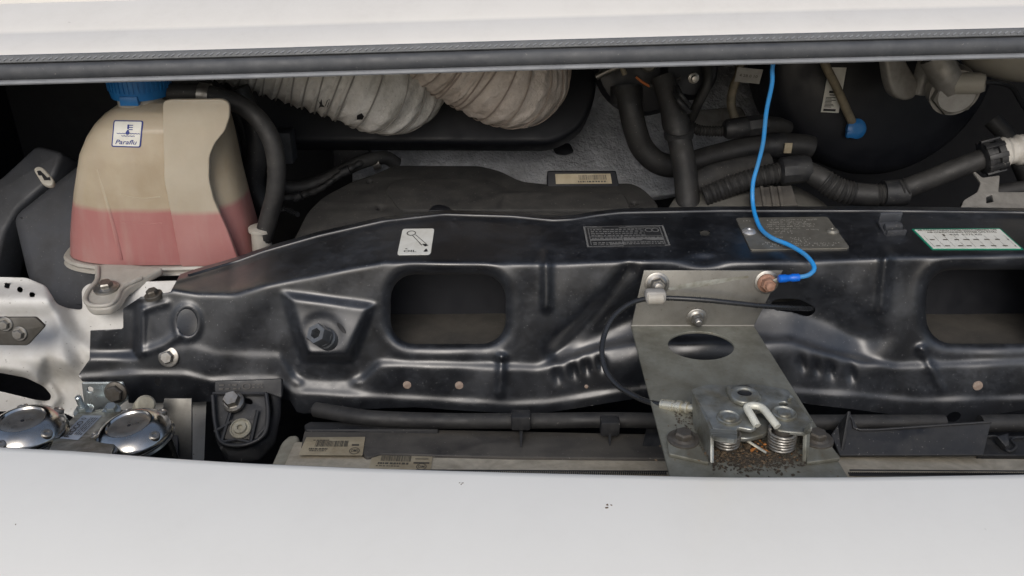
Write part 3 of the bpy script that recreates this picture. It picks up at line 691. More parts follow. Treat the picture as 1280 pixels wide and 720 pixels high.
def horn(px, py, tilt, label):
    p = at(px, py, .60); k = mpp(px, py, .60); r = 47*k; ax = Vector(tilt).normalized()
    t = thing('horn', p-ax*.03, label, 'horn', 'chrome disc horns')
    lathe('body', [(r*.55,-.05),(r*.86,-.048),(r*.90,-.012),(r*.98,-.008)], p, ax, M['chrome'], t, 48, closed=False)
    lathe('back_rim', [(r*.9,-.0095),(r*1.03,-.0085),(r*1.05,-.0065),(r*1.03,-.0045),(r*.9,-.004)], p, ax, M['chrome'], t, 48)
    lathe('cover', [(r*.9,-.0042),(r*1.0,-.0035),(r*1.015,-.001),(r*.99,.001),(r*.93,.0035),(r*.83,.0070),(r*.70,.0094),(r*.60,.0104),(r*.575,.0104),(r*.55,.0088),(r*.54,.0084)], p, ax, M['chrome'], t, 56, closed=False)
    lathe('centre_disc', [(r*.548,.0074),(r*.548,.0085),(r*.52,.0090),(r*.30,.0086),(0,.0084)], p, ax, M['satin'], t, 48)
    M0 = frame(p, ax)
    for a in (262, 334, 46, 118, 190):
        a = math.radians(a); pos = M0@Vector((r*.90*math.cos(a), r*.90*math.sin(a), .0050)); nx = (ax+(pos-p).normalized()*.45).normalized()
        s = lathe('screw', [(.0045,-.003),(.0045,.0008),(.0036,.0016),(.0022,.0017),(.0018,.0006),(0,.0006)], pos, nx, M['steel'], t, 18)
    lathe('centre_dimple', [(.0016,-.001),(.0016,.0004),(.0009,.0005),(0,.0002)], M0@Vector((0,0,.0084)), ax, M['ink'], t, 12)
    lathe('mount_stud', [(r*.38,-.075),(r*.38,-.048)], p, ax, M['castgrey'], t, 20)
horn(165, 541.5, (-.10,-.03,1), 'right chrome disc horn, whole cover in view, beside the grey strut')
horn(31, 536, (.02,.0,1), 'left chrome disc horn, cut by the picture edge, under the white wing slot')
hs_ = at(180,508,.69); tag(lathe('horn_spacer', [(.008,-.012),(.0095,-.008),(.0095,.008),(.0075,.010),(0,.010)], hs_, (.5,-.5,.6), M['foam'], None, 20), 'small tan bush behind the right chrome horn', 'bush')

# =================================================================== headlamp / bumper mount
BM_ = thing('mounting_block', at(300, 560, .67), 'black ribbed plastic mounting block bolted under the crossmember', 'bracket')
pl = Plane(at(265,490,.716), at(333,490,.716), at(300,560,.672))
plate('top_strip', [soften([(268,476),(334,474),(352,473),(352,498),(336,492),(268,491)],3)], Plane(at(268,478,.7225), at(350,476,.7225), at(300,491,.717)), .006, M['plastic'], BM_, .001)
out = soften([(264.5,490),(333,490),(338,518),(333,545),(317,557),(295,561),(272,555),(267,525)],6)
plate('back_plate', [out, soften([(304,497),(314,499),(316,505),(306,504)],3)], pl, .004, M['plastic'], BM_, .001, -.006)
bm = bmesh.new()
tube_bm(bm, [pl.hit(x,y,-.001) for x,y in ((333,492),(335,518),(331,541),(316,553),(295,557),(276,552),(269,530),(266,494))], .0022, 8)
for a, b in (((289,512),(277,551)),((322,513),(313,553)),((268,540),(288,528)),((277,553),(296,549)),((296,549),(312,553)),((333,533),(322,545)),((266,492),(333,492))):
    tube_bm(bm, [pl.hit(*a,-.001), pl.hit(*b,-.001)], .0019, 6)
link('ribs', mesh(bm), BM_, M['plastic'], 50)
plate('side_body', [soften([(333,478),(353,478),(352,520),(345,556),(325,578),(285,580),(272,556),(300,562),(333,546),(339,515)],5)], Plane(at(333,490,.72), at(352,490,.725), at(320,570,.69)), .03, M['plastic'], BM_, .004, -.004)
bolt('bolt', pl.hit(292,503), pl.n+Vector((0,0,.25)), .0085, .010, M['steel'], BM_, washer=1.25, collar=True)
plate('washer_plate', [soften([(286,525),(318,524),(314,549),(280,549)],3)], pl, .003, M['rail'], BM_, .0006, -.002)
p = pl.hit(301,536,-.001); lathe('rubber_bush', [(.0105,0),(.0105,.002),(.009,.003),(.0085,.0015),(.0065,.0015),(.006,.004),(.0028,.0045),(.0025,.001),(0,.001)], p, pl.n+Vector((0,0,.3)), M['foam'], BM_, 24)
art('embossing', [(270,479),(333,476),(333,488),(270,489)], Plane(at(268,478,.7218), at(350,476,.7218), at(300,491,.7162)), .0004, M['rail'], BM_, ringpoly(.60,.5,.09,.36,.25,16)+dashes([.2,.66],.06,.48,.16,.04,.1,.05,seed=2)+dashes([.3,.6],.72,.94,.12,.03,.06,.03,seed=6))

# =================================================================== radiator top
RD = thing('radiator', at(600, 590, .60), 'dusty beige radiator top with barcode labels along the lower edge', 'radiator')
pl = Plane(at(380,540,.690), at(830,545,.690), at(600,592,.600))
plate('header_tank', [soften([(368,552),(842,556),(846,640),(330,640)],4)], pl, .012, M['beige'], RD, .0015)
plate('header_tank', [[(1030,566),(1420,566),(1420,640),(1040,640)]], pl, .012, M['beige'], RD, .0015)
plate('upper_rail', [soften([(380,540),(386,532),(498,535),(552,537),(835,543),(852,573),(640,571),(476,566.5),(466,570),(458,571.5),(452,566),(376,560)],3)], Plane(at(380,535,.690), at(830,540,.690), at(600,571,.630)), .006, M['rail'], RD, .0012)
plate('lower_ledge', [soften([(380,531),(388,527),(500,529),(548,532),(548,537),(382,537)],2)], Plane(at(380,530,.694), at(500,530,.694), at(400,540,.676)), .010, M['plastic'], RD, .001)
plate('foam_pad', [soften([(352,551),(360,544),(373,543),(375,548),(362,600),(330,600)],4)], Plane(at(352,550,.68), at(372,550,.68), at(350,590,.61)), .016, M['foam'], RD, .004)
plS = Plane(at(380,535,.690), at(830,540,.690), at(600,571,.630))
q = [(383,546.5),(456.5,546),(453,569.5),(373,569)]
s_ = sticker('barcode_label', q, plS, .0010, M['oldpaper'], RD, (4,3)); s_['label'] = 'upper yellowed barcode label'
bars = lambda u0,u1,v0,v1,s: [R(u, v0, u+w_, v1) for u, w_ in [(u0+(u1-u0)*i/24, (u1-u0)/24*random.Random(s+i).uniform(.25,.75)) for i in range(24)]]
art('print', q, plS, .0014, M['fadeink'], s_, bars(.20,.74,.20,.52,1)+dashes([.60],.12,.42,.08,seed=4)+dashes([.72,.14],.14,.40,.05,seed=7)+[R(.80,.38,.92,.48)]+ringpoly(.86,.74,.085,.18,.16,18), [('DM1',(.81,.66,.91,.80))])
q = [(466,567),(541,567.5),(538.5,588),(461,586)]
s_ = sticker('barcode_label', q, pl, .0010, M['oldpaper'], RD, (4,3)); s_['label'] = 'lower yellowed barcode label'
art('print', q, pl, .0014, M['fadeink'], s_, bars(.16,.66,.05,.48,40)+dashes([.55],.12,.62,.12,.02,.06,seed=4)+[R(.72,.28,.94,.33),R(.70,.50,.96,.60)]+dashes([.75],.1,.5,.06,seed=17)+ringpoly(.84,.78,.085,.2,.16,18), [('DM',(.79,.7,.89,.85))])
# fine mesh strip at the panel edge
bm = bmesh.new()
for x0, x1 in ((520,836),(1062,1330)):
    n_ = int((x1-x0)/2.4)
    for i in range(n_):
        x = x0+2.4*i; box_bm(bm, frame(pl.hit(x, 590.5+(x-520)*.003, .002), pl.n),   .0008, .0042, .0015)
    a_, b_ = pl.hit(x0,587.5,.0015), pl.hit(x1,589,.0015); tube_bm(bm, [a_, b_], .0006, 6)
    a_, b_ = pl.hit(x0,594,.0015), pl.hit(x1,596,.0015); tube_bm(bm, [a_, b_], .0007, 6)
o = link('mesh_strip', mesh(bm), RD, M['meshgrille'], 0); o['kind'] = 'stuff'
# fins and holders on the rail
for x, y0, y1 in ((651,531,559),(762,531,557)):
    bm = bmesh.new()
    vs = [plS.hit(x-2.5,y0,.012), plS.hit(x+3,y0,.012), plS.hit(x+1,y1,.001), plS.hit(x-.5,y1,.001), plS.hit(x-2.5,y0,.0), plS.hit(x+3,y0,.0)]
    b = [bm.verts.new(v) for v in vs]
    for f in ((0,1,2,3),(0,3,4),(1,5,2),(4,3,2,5),(0,4,5,1)): bm.faces.new([b[i] for i in f])
    link('rail_fin', mesh(bm), RD, M['plastic'], 20)
for x, y in ((651,524),(762,531)):
    p = at(x, y+1, .676); box('pipe_holder', p, 24*mpp(x,y,.68), .014, .016, M['plastic'], RD, .002)
plate('spike_clip', [soften([(800,569),(806,545),(812,518),(816,520),(824,545),(838,549),(842,572),(800,572)],2)], Plane(at(800,545,.672), at(830,545,.672), at(815,572,.640)), .006, M['plastic'], RD, .001)
tag(tube('coolant_pipe', pts3([(395,512,.715),(430,518,.70),(470,523,.69),(560,526,.685),(660,526,.685),(760,525,.685),(830,526,.685),(960,528,.685),(1090,528,.685),(1180,528,.685)]), .0078, M['hose'], None, seg=16), 'black round pipe lying along the radiator rail', 'pipe')
tag(tube('coolant_pipe', pts3([(1225,530,.69),(1260,529,.69),(1330,529,.69),(1420,528,.69)]), .0088, M['hose'], None, seg=16), 'thicker black pipe right of the black plastic tray', 'pipe')
# black tray to the right
TR = thing('plastic_tray', at(1140, 568, .64), 'black plastic air guide with a pointed left end beside the latch plate', 'air guide')
pl_t = Plane(at(1060,538,.660), at(1238,530,.660), at(1140,568,.636))
plate('front_wall', [soften([(1060,514),(1064,520),(1074,537.5),(1150,534),(1239,527.5),(1229.5,569),(1050,569.5),(1039,543)],2)], pl_t, .003, M['plastic'], TR, .0008)
tube('rolled_lip', [pl_t.hit(x,y,.0005) for x,y in ((1060,515),(1066,526),(1075,537.5),(1150,533.5),(1239,527.5))], .0013, M['plastic'], TR, seg=8, sub=3)
plate('side_fin', [[(1060,514),(1039,543),(1050,569),(1052,560)]], Plane(at(1060,514,.662), at(1039,543,.668), at(1050,569,.64)), .003, M['plastic'], TR, .0006)
RG = thing('fin_bracket', at(1260, 565, .66), 'black ribbed plastic rail end at the right picture edge', 'rail')
pl_r = Plane(at(1230,545,.668), at(1400,545,.668), at(1260,572,.64))
plate('base_rail', [soften([(1226,545),(1400,542),(1400,569),(1222,569)],2)], pl_r, .006, M['plastic'], RG, .001)
plate('rib', [soften([(1246,545),(1261,541),(1262,556),(1258,559)],1)], Plane(at(1246,545,.655), at(1262,545,.655), at(1256,559,.645)), .008, M['plastic'], RG, .001)
tube('rib', [pl_r.hit(x,y,.003) for x,y in ((1232,546),(1246,546),(1254,558),(1262,564),(1270,558),(1266,548),(1300,546))], .0013, M['plastic'], RG, seg=8)

# =================================================================== latch bracket
LB = thing('latch_bracket', atz(900, 560, .415), 'bent galvanised steel plate with a large oval hole carrying the bonnet latch', 'bracket')
pl_u = Plane(at(805,338,.7490), at(979,338,.7490), at(789,407.5,.7385))
corner_a, corner_b = pl_u.hit(789,407.5), pl_u.hit(942.5,407.5)
pl_d = Plane(corner_a, corner_b, atz(950,590,.4155))
TH = .0028
plate('upright_flange', [[(805,338),(979,338),(962,369),(942.5,407.5),(789,407.5)]], pl_u, TH, M['galv'], LB, .0006)
plate('base_plate', [[(789,407.5),(942.5,407.5),(1000,499),(1062,599),(1080,628),(845,628),(838,597)], ell(876.3,431.8,41.5,17.6,40,4)], pl_d, TH, M['galvdirty'], LB, .0006)
tube('bend', [corner_a-pl_u.n*.0012, corner_b-pl_u.n*.0012], .0017, M['galv'], LB, seg=12, smooth_path=False)
bolt('nut', pl_u.hit(821,355), pl_u.n+Vector((0,-.1,.0)), .0078, .0075, M['steel'], LB, washer=1.55, thread=.005, collar=True)
lathe('washer', [(.0118,-.001),(.0118,.0012),(.0108,.0018),(0,.0018)], pl_u.hit(958,352.5), pl_u.n, M['steel'], LB, 24)
b_ = bolt('nut', pl_u.hit(958,353.5,.0012), pl_u.n+Vector((0,-.1,.0)), .0072, .008, M['rust'], LB, washer=1.15, thread=.006, collar=True); b_['label'] = 'rusty nut holding the blue wire'
bolt('nut', pl_u.hit(870.5,397), pl_u.n+Vector((0,-.1,-.15)), .0062, .006, M['steel'], LB, washer=1.65, thread=.006, collar=True)
plate('score_mark', [[(835,360),(870,352),(935,344.5),(936,347),(880,358),(838,363)]], pl_u, .0002, M['zinc'], LB, 0, .0002)

# =================================================================== bonnet latch
LT = thing('bonnet_latch', pl_d.hit(940, 560), 'zinc plated bonnet latch with springs and cream hook on the bracket plate', 'latch')
H = .021
pl_t = Plane(pl_d.hit(860,500,H), pl_d.hit(1000,500,H), pl_d.hit(930,550,H))
topo = soften([(864,486),(884,480),(906,481),(940,479),(985,486.5),(998,503),(1013,524),(1015.5,533),(1005,541),(985,539.5),(971,537.5),(965,524),(955,513),(947,512),(943,520),(947,533),(940,537),(922,533.5),(921,538),(891,536),(884,520)], 4)
plate('top_plate', [topo, ell(979,504.5,6,2.8,14), ], pl_t, .0036, M['zinc'], LT, .0010)
plate('side_flange', [soften([(864,487),(888,537),(888,579),(866,528)],1)], Plane(pl_t.hit(864,487), pl_t.hit(888,537), pl_d.hit(887,578)), .003, M['zinc'], LT, .0005)
plate('front_lip', [soften([(888,536),(921.5,537.5),(921.5,547),(918,548.5),(892,545),(888,541)],2)], Plane(pl_t.hit(888,536,.0005), pl_t.hit(921,537.5,.0005), pl_t.hit(905,536,-.006)), .003, M['zinc'], LT, .0006)
plate('nose_lip', [soften([(972,538),(988,541),(1004,541.5),(1015,534),(1015,540),(1006,549),(985,547),(974,544)],2)], Plane(pl_t.hit(972,538,.0005), pl_t.hit(1006,541,.0005), pl_t.hit(990,540,-.006)), .004, M['zinc'], LT, .0008)
for poly, nm in (([(833,541),(864,537.5),(887,578.5),(836,567)],1),([(1008,578),(1010,541.5),(1027,541),(1051,572.5)],2)):
    pf = Plane(pl_d.hit(850,550,.0032), pl_d.hit(1000,550,.0032), pl_d.hit(930,570,.0032))
    plate('foot', [soften(poly,3)], pf, .003, M['galvdirty'], LT, .0006)
for x, y in ((854,549.5),(1021,549.5)): bolt('bolt', pl_d.hit(x,y,.0032), pl_d.n, .0072, .006, M['dullbolt'], LT, washer=1.75, collar=True)
plate('side_flange', [soften([(1008,543),(1013,540),(1011,578),(1007,579)],1)], Plane(pl_t.hit(1010,540,-.002), pl_d.hit(1008,578), pl_t.hit(1014,536,-.002)), .003, M['galvdirty'], LT, .0004)
plate('back_flange', [soften([(866,528),(888,560),(888,575),(866,530)],1)], Plane(pl_d.hit(866,528,.002), pl_d.hit(888,560,.008), pl_d.hit(888,575,.001)), .002, M['galvdirty'], LT, .0003)
lo = Plane(pl_d.hit(860,500,H-.008), pl_d.hit(1000,500,H-.008), pl_d.hit(930,550,H-.008))
plate('catch_pawl', [soften([(900,518),(930,512),(950,520),(965,530),(958,542),(935,548),(915,546)],5)], lo, .004, M['zinc'], LT, .001)
# raised eyelet
p = pl_t.hit(931,491.5,.006); k = mpp(931,491,.6)
pe = Plane(pl_t.hit(860,500,.005), pl_t.hit(1000,500,.005), pl_t.hit(930,550,.005))
plate('eyelet', [ell(931,492,19,10.5,32,8), ell(931,489.5,9.3,4.4,24,6)], pe, .005, M['zinc'], LT, .0015)
tube('eyelet_skirt', [pl_t.hit(911,486,.001), pl_t.hit(914,493,.002), pl_t.hit(922,499,.002), pl_t.hit(935,501.5,.002), pl_t.hit(948,497,.001)], .0028, M['zinc'], LT, seg=10)
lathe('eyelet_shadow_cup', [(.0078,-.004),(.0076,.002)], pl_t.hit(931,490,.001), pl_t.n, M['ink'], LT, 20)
for x, y in ((911,523.5),(980,518)):
    k = mpp(x, y, .58); lathe('rivet', [(14.5*k,.0),(14.5*k,.0016),(13*k,.0022),(12*k,.0010),(8.5*k,.0008),(7.5*k,.0022),(0,.0024)], pl_t.hit(x,y,.0), pl_t.n, M['zinc'], LT, 28)
hk = [(946.5,532.5,.001),(940.5,522,.004),(934.5,512,.006),(934.5,508.5,.007),(941,507,.0075),(950,508.5,.0075),(956,513,.007),(963,522,.006),(972,533.5,.003)]
tube('hook', [pl_t.hit(x,y,h) for x,y,h in hk], .0031, M['cream'], LT, seg=12, sub=5)
tube('tab', [pl_t.hit(986,500,.001), pl_t.hit(989,496,.005)], .0016, M['zinc'], LT, seg=8, smooth_path=False)
def coil(name, px, py, r, turns, h0, h1, wire, taper=1.0):
    c = pl_d.hit(px, py, 0); pts = []; n_ = int(turns*18)
    # centre the coil under the top plate
    u, v = pl_d.u, pl_d.n.cross(pl_d.u)
    for i in range(n_+1):
        t = i/n_; a = 2*math.pi*turns*t; r_ = r*(1+(taper-1)*t)
        pts.append(c+u*(r_*math.cos(a))+v*(r_*math.sin(a))+pl_d.n*(h0+(h1-h0)*t))
    return tube(name, pts, wire, M['spring'], LT, seg=8, smooth_path=False)
coil('spring', 975, 561, .0098, 6.5, .0022, .0185, .00125, 1.04)
coil('spring', 907, 561.5, .0090, 4.2, .0045, .0155, .0012, 1.05)
lathe('pivot_post', [(.0072,0),(.0072,.020)], pl_d.hit(975,561), pl_d.n, M['dullbolt'], LT, 16)
lathe('pivot_post', [(.0062,0),(.0062,.020)], pl_d.hit(907,561.5), pl_d.n, M['dullbolt'], LT, 16)
tube('spring_arm', [pl_d.hit(931,549,.010), pl_d.hit(945,558,.006), pl_d.hit(958,566,.005)], .0012, M['brass'], LT, seg=8)
# dirt lying on the plate under the latch
bm = bmesh.new(); rr_ = random.Random(3)
def chip(px, py, s, h=.0015):
    p = pl_d.hit(px, py, h); Mx = Matrix.Translation(p)@Matrix.Rotation(rr_.uniform(0,6.28),4,'Z')@Matrix.Rotation(rr_.uniform(-.6,.6),4,'X')
    n_ = rr_.choice((4,5,6)); vs = [Mx@Vector((s*rr_.uniform(.6,1.3)*math.cos(6.28*i/n_), .6*s*rr_.uniform(.6,1.3)*math.sin(6.28*i/n_), rr_.uniform(-.2,.3)*s)) for i in range(n_)]
    t_ = bm.verts.new(p+Vector((0,0,.4*s))); b = [bm.verts.new(v) for v in vs]
    for i in range(n_): bm.faces.new((b[i], b[(i+1) % n_], t_))
for _ in range(330): chip(rr_.gauss(932,34), rr_.gauss(565,8), rr_.uniform(.0005,.0019))
for _ in range(60): chip(rr_.uniform(845,1010), rr_.uniform(505,585), rr_.uniform(.0004,.0009), .0008)
chip(936,556,.0065,.004); chip(905,566,.003)
tag(link('debris', mesh(bm), None, M['leafbit'], 0), 'brown grit and leaf crumbs under the bonnet latch', 'debris', kind='stuff')
bm = bmesh.new()
for _ in range(1500): chip(min(1006,max(892,rr_.gauss(945,36))), rr_.gauss(569,9), rr_.uniform(.0006,.0020), .0003)
for _ in range(160): chip(rr_.uniform(842,900), rr_.uniform(515,548), rr_.uniform(.0006,.0016), .0003)
tag(link('dirt', mesh(bm), None, M['soil'], 0), 'dark oily dirt caked on the plate under the latch springs', 'dirt', kind='stuff')
bm = bmesh.new()
for _ in range(26): chip(rr_.gauss(950,7), rr_.gauss(560,5), rr_.uniform(.0008,.0022), rr_.uniform(.001,.006))
for _ in range(22): chip(rr_.uniform(845,1005), rr_.uniform(500,580), rr_.uniform(.0005,.0010), .0008)
tag(link('rust_flakes', mesh(bm), None, M['orange'], 0), 'orange rust flakes beside the large latch spring', 'debris', kind='stuff')

# =================================================================== release cable
RC = thing('release_cable', at(790, 430, .69), 'thin black release cable looping from the crossmember hole to the latch', 'cable')
cab = [(1040,387,.83),(1018,386,.79),(1003,385.5,.752),(960,383,.728),(920,379,.722),(880,375,.722),(832,372.5,.724),(805,374,.722),(785,381,.715),(766,397,.703),(755,420,.688),(752.5,442,.672),(758,464,.656),(772,482,.640),(795,496,.622),(815,503.5,.606),(832,506.5,.596)]
tube('sheath', pts3(cab), .0026, M['sheath'], RC, seg=10)
a_, b_ = at(826,505.5,.600), at(866,510.5,.585); ax = (b_-a_)
L_ = ax.length
lathe('ferrule', [(.0034,0),(.0048,.0006),(.0048,L_*.40),(.0040,L_*.42),(.0040,L_*.50),(.0052,L_*.52),(.0052,L_*.66),(.0036,L_*.68),(.0036,L_*.76),(.0050,L_*.78),(.0050,L_*.86),(.0034,L_*.88),(.0034,L_*1.1),(0,L_*1.1)], a_, ax, M['brass'], RC, 20)
box('cable_clip', at(819,369.5,.724), .020, .012, .015, M['greypaper'], RC, .0035, pl_u.n)
lathe('clip_barrel', [(.0050,-.008),(.0062,-.007),(.0062,.007),(.0050,.008)], at(819,372.5,.7205), (1,0,.02), M['footplastic'], RC, 16)

# =================================================================== blue earth wire
BW = thing('earth_wire', at(950, 250, .87), 'bright blue earth wire hanging from the bonnet to the rusty nut', 'wire')
wire = [(970,60,.86),(966,85,.86),(964,105,.862),(957,140,.868),(953,178,.875),(948,205,.878),(942,228,.876),(940.5,250,.868),(943,268,.852),(951,286,.828),(966,297.5,.806),(985,306,.790),(1004,317,.772),(1015,328,.757),(1017.5,337,.748),(1010,344,.742),(996,347,.740)]
wire = [(x+random.uniform(-1.0,1.0)*(0 < i < len(wire)-4), y, F_+random.uniform(-.002,.002)*(0 < i < 9)) for i, (x, y, F_) in enumerate(wire)]
tube('insulation', pts3(wire), .0023, M['bluewire'], BW, seg=12)
a_, b_ = at(999,346.8,.740), at(973,348.5,.738); ax = b_-a_; L_ = ax.length
lathe('crimp_sleeve', [(.0026,0),(.0038,.0004),(.0040,L_*.35),(.0034,L_*.40),(.0034,L_*.6),(.0040,L_*.65),(.0040,L_*.95),(.0028,L_)], a_, ax, M['blueterm'], BW, 16)
plate('ring_tongue', [[(963,351),(976,346),(976,350.5),(964,356)]], pl_u, .0012, M['zinc'], BW, .0003, .0065)

# =================================================================== coolant tank
CT = thing('coolant_tank', at(200, 330, .93), 'milky plastic coolant tank with blue cap and pink coolant inside', 'coolant tank')
FC = .945
lev = [(123,176,262),(126,160,271),(131,147,278),(139,135,283),(150,124.5,286.5),(165,115,290),(185,107,294),(205,104,298),(230,100.5,304),(258,97.5,311.5),(283,96,318.5),(305,96,323)]
def ring_at(xl, xr, py, dep, n=56, shift=0.0, e=2.8):
    a, b = at(xl, py, FC), at(xr, py, FC); c = (a+b)/2; hw = (b-a).length/2; out = []
    for i in range(n):
        t = 2*math.pi*i/n; ct, st = math.cos(t), math.sin(t)
        x = hw*math.copysign(abs(ct)**(2/e), ct); y = dep*math.copysign(abs(st)**(2/e), st)
        out.append(c+Vector((x, y+shift+x*.10*0, 0)))
    return out
def loft(rings, cap0=True, cap1=True):
    bm = bmesh.new(); vr = [[bm.verts.new(p) for p in r] for r in rings]
    for a, b in zip(vr, vr[1:]):
        n = len(a)
        for i in range(n): bm.faces.new((a[i], a[(i+1) % n], b[(i+1) % n], b[i]))
    if cap0: bm.faces.new(vr[0])
    if cap1: bm.faces.new(vr[-1])
    return bm
lv = []
for i in range(len(lev)-1):
    for k in range(4):
        t = k/4; lv.append([lev[i][j]*(1-t)+lev[i+1][j]*t for j in range(3)])
lv.append(lev[-1])
depf = lambda py: float(np.interp(py, [123,131,150,185,230,305], [.020,.034,.046,.052,.056,.060]))
rings = [ring_at(xl, xr, py, depf(py)) for py, xl, xr in lv]
# milky plastic: pink where the coolant stands behind it
tm = mat('coolant_tank_plastic', (.46,.40,.305), .36, 0, (.34,.275,.19), .9, 9, sss=.45, dust=.10, dustcol=(.3,.27,.22), rvar=.07, bump=.2, bscale=60, bdist=.002)
t_ = tm.node_tree; bs = t_.nodes['Principled BSDF']; src = bs.inputs['Base Color'].links[0].from_socket
g = t_.nodes.new('ShaderNodeNewGeometry'); sx = t_.nodes.new('ShaderNodeSeparateXYZ'); t_.links.new(g.outputs['Position'], sx.inputs[0])
zl = at(200, 262, FC-.058).z
mr = t_.nodes.new('ShaderNodeMapRange'); mr.inputs[1].default_value = zl+.005; mr.inputs[2].default_value = zl-.002; t_.links.new(sx.outputs[2], mr.inputs[0])
mx = t_.nodes.new('ShaderNodeMix'); mx.data_type = 'RGBA'; t_.links.new(mr.outputs[0], mx.inputs[0]); t_.links.new(src, mx.inputs[6]); mx.inputs[7].default_value = (.30,.105,.10,1)
nz_ = t_.nodes.new('ShaderNodeTexNoise'); nz_.inputs['Scale'].default_value = 14; nz_.inputs['Detail'].default_value = 5
tc_ = t_.nodes.new('ShaderNodeTexCoord'); t_.links.new(tc_.outputs['Object'], nz_.inputs['Vector'])
rp_ = t_.nodes.new('ShaderNodeMix'); rp_.data_type = 'RGBA'; t_.links.new(nz_.outputs['Fac'], rp_.inputs[0]); rp_.inputs[6].default_value = (.29,.085,.085,1); rp_.inputs[7].default_value = (.46,.255,.235,1); t_.links.new(rp_.outputs[2], mx.inputs[7])
ad_ = t_.nodes.new('ShaderNodeMath'); ad_.operation = 'MULTIPLY_ADD'; t_.links.new(nz_.outputs['Fac'], ad_.inputs[0]); ad_.inputs[1].default_value = .008; t_.links.new(sx.outputs[2], ad_.inputs[2]); t_.links.new(ad_.outputs[0], mr.inputs[0])
# milky film left by the coolant
fl_ = t_.nodes.new('ShaderNodeMapRange'); fl_.inputs[1].default_value = .52; fl_.inputs[2].default_value = .75; fl_.inputs[4].default_value = .22
mp2 = t_.nodes.new('ShaderNodeMapping'); mp2.inputs['Scale'].default_value = (60,60,9); nz2 = t_.nodes.new('ShaderNodeTexNoise'); nz2.inputs['Scale'].default_value = 1.0; nz2.inputs['Detail'].default_value = 6
t_.links.new(tc_.outputs['Object'], mp2.inputs[0]); t_.links.new(mp2.outputs[0], nz2.inputs['Vector']); t_.links.new(nz2.outputs['Fac'], fl_.inputs[0])
m3 = t_.nodes.new('ShaderNodeMix'); m3.data_type = 'RGBA'; t_.links.new(fl_.outputs[0], m3.inputs[0]); t_.links.new(mx.outputs[2], m3.inputs[6]); m3.inputs[7].default_value = (.46,.40,.34,1)
t_.links.new(m3.outputs[2], bs.inputs['Base Color'])
tb = link('tank_shell', mesh(loft(rings)), CT, tm, 40); TS = Surf(tb)
low = [(306,97,322),(315,99,318),(326,112,312),(334,128,300),(338,150,280)]
link('lower_shell', mesh(loft([ring_at(xl, xr, py, .060-.012*i, e=3.0) for i, (py, xl, xr) in enumerate(low)])), CT, tm, 40)
rg = [ring_at(90.5, 328, 306, .064)+[], ring_at(89, 330, 308.5, .066), ring_at(91, 328, 311, .064), ring_at(90.5,328,312.5,.064), ring_at(89.5,329.5,315,.0655), ring_at(92,326,317,.063)]
link('seam_flange', mesh(loft(rg)), CT, M['footplastic'], 50)
for lpts in ([(121,212),(133,252),(143,288),(151,324)],):
    pp_ = [TS.hit(x, y, -.0010) for x, y in lpts]; tube('mould_rib', pp_, lambda t, s: .0016+.0016*t, tm, CT, seg=8)
for lpts in ([(150,243),(176,248),(200,246)],[(152,277),(180,280),(202,279)]): tube('level_mark', [TS.hit(x, y, -.0004) for x, y in lpts], .0009, tm, CT, seg=6)
# flat raised face at the right of the tank, standing up as a fin
fm = tm.copy(); fm.name = 'milky_fin'; ft = fm.node_tree; fb = ft.nodes['Principled BSDF']; fs = fb.inputs['Base Color'].links[0].from_socket
fx = ft.nodes.new('ShaderNodeMix'); fx.data_type = 'RGBA'; lv_ = [n_ for n_ in ft.nodes if n_.type == 'MAP_RANGE' and abs(n_.inputs[1].default_value-(zl+.005)) < 1e-5][0]; iv_ = ft.nodes.new('ShaderNodeMapRange'); iv_.inputs[3].default_value = .20; iv_.inputs[4].default_value = .03; ft.links.new(lv_.outputs[0], iv_.inputs[0]); ft.links.new(iv_.outputs[0], fx.inputs[0]); ft.links.new(fs, fx.inputs[6]); fx.inputs[7].default_value = (.52,.52,.48,1); ft.links.new(fx.outputs[2], fb.inputs['Base Color'])
pf = Plane(at(205,130,FC-.058), at(285,130,FC-.058), at(240,300,FC-.0612))
plate('fin', [soften([(203,128),(210,124.5),(279,124),(286.5,130),(287,146),(281,164),(268,180),(261.5,196),(261,225),(267,250),(284,288),(300,332),(226,334),(213,265),(205,225)],5)], pf, .006, fm, CT, .0016)
q = [(142.5,150.5),(179.5,151),(176,184.5),(139.5,183.5)]
s_ = sticker('warning_sticker', q, TS, .0006, M['navy'], CT, (6,6), .06); s_['label'] = 'white and blue coolant sticker'
q2 = inset(q, .045, .045); f_ = sticker('white_field', q2, TS, .0010, M['paper'], s_, (6,6), .04)
wv = []
for v, u0, u1 in ((.47,.12,.42),(.47,.60,.95),(.57,.30,.76)):
    k = 0; u = u0
    while u < u1: wv.append([(u,v-.012+.02*(k%2)),(u+.055,v+.008-.02*(k%2)),(u+.055,v+.038-.02*(k%2)),(u,v+.018+.02*(k%2))]); u += .055; k += 1
wv += [R(.49,.13,.56,.44)]+[R(.56,.14+i*.09,.70,.175+i*.09) for i in range(3)]+[[(.52+.075*math.cos(a), .46+.075*math.sin(a)) for a in [2*math.pi*i/14 for i in range(14)]]]
art('print', q2, TS, .0013, M['navy'], f_, wv, [('Paraflu', (.10,.74,.90,.93), .25)])
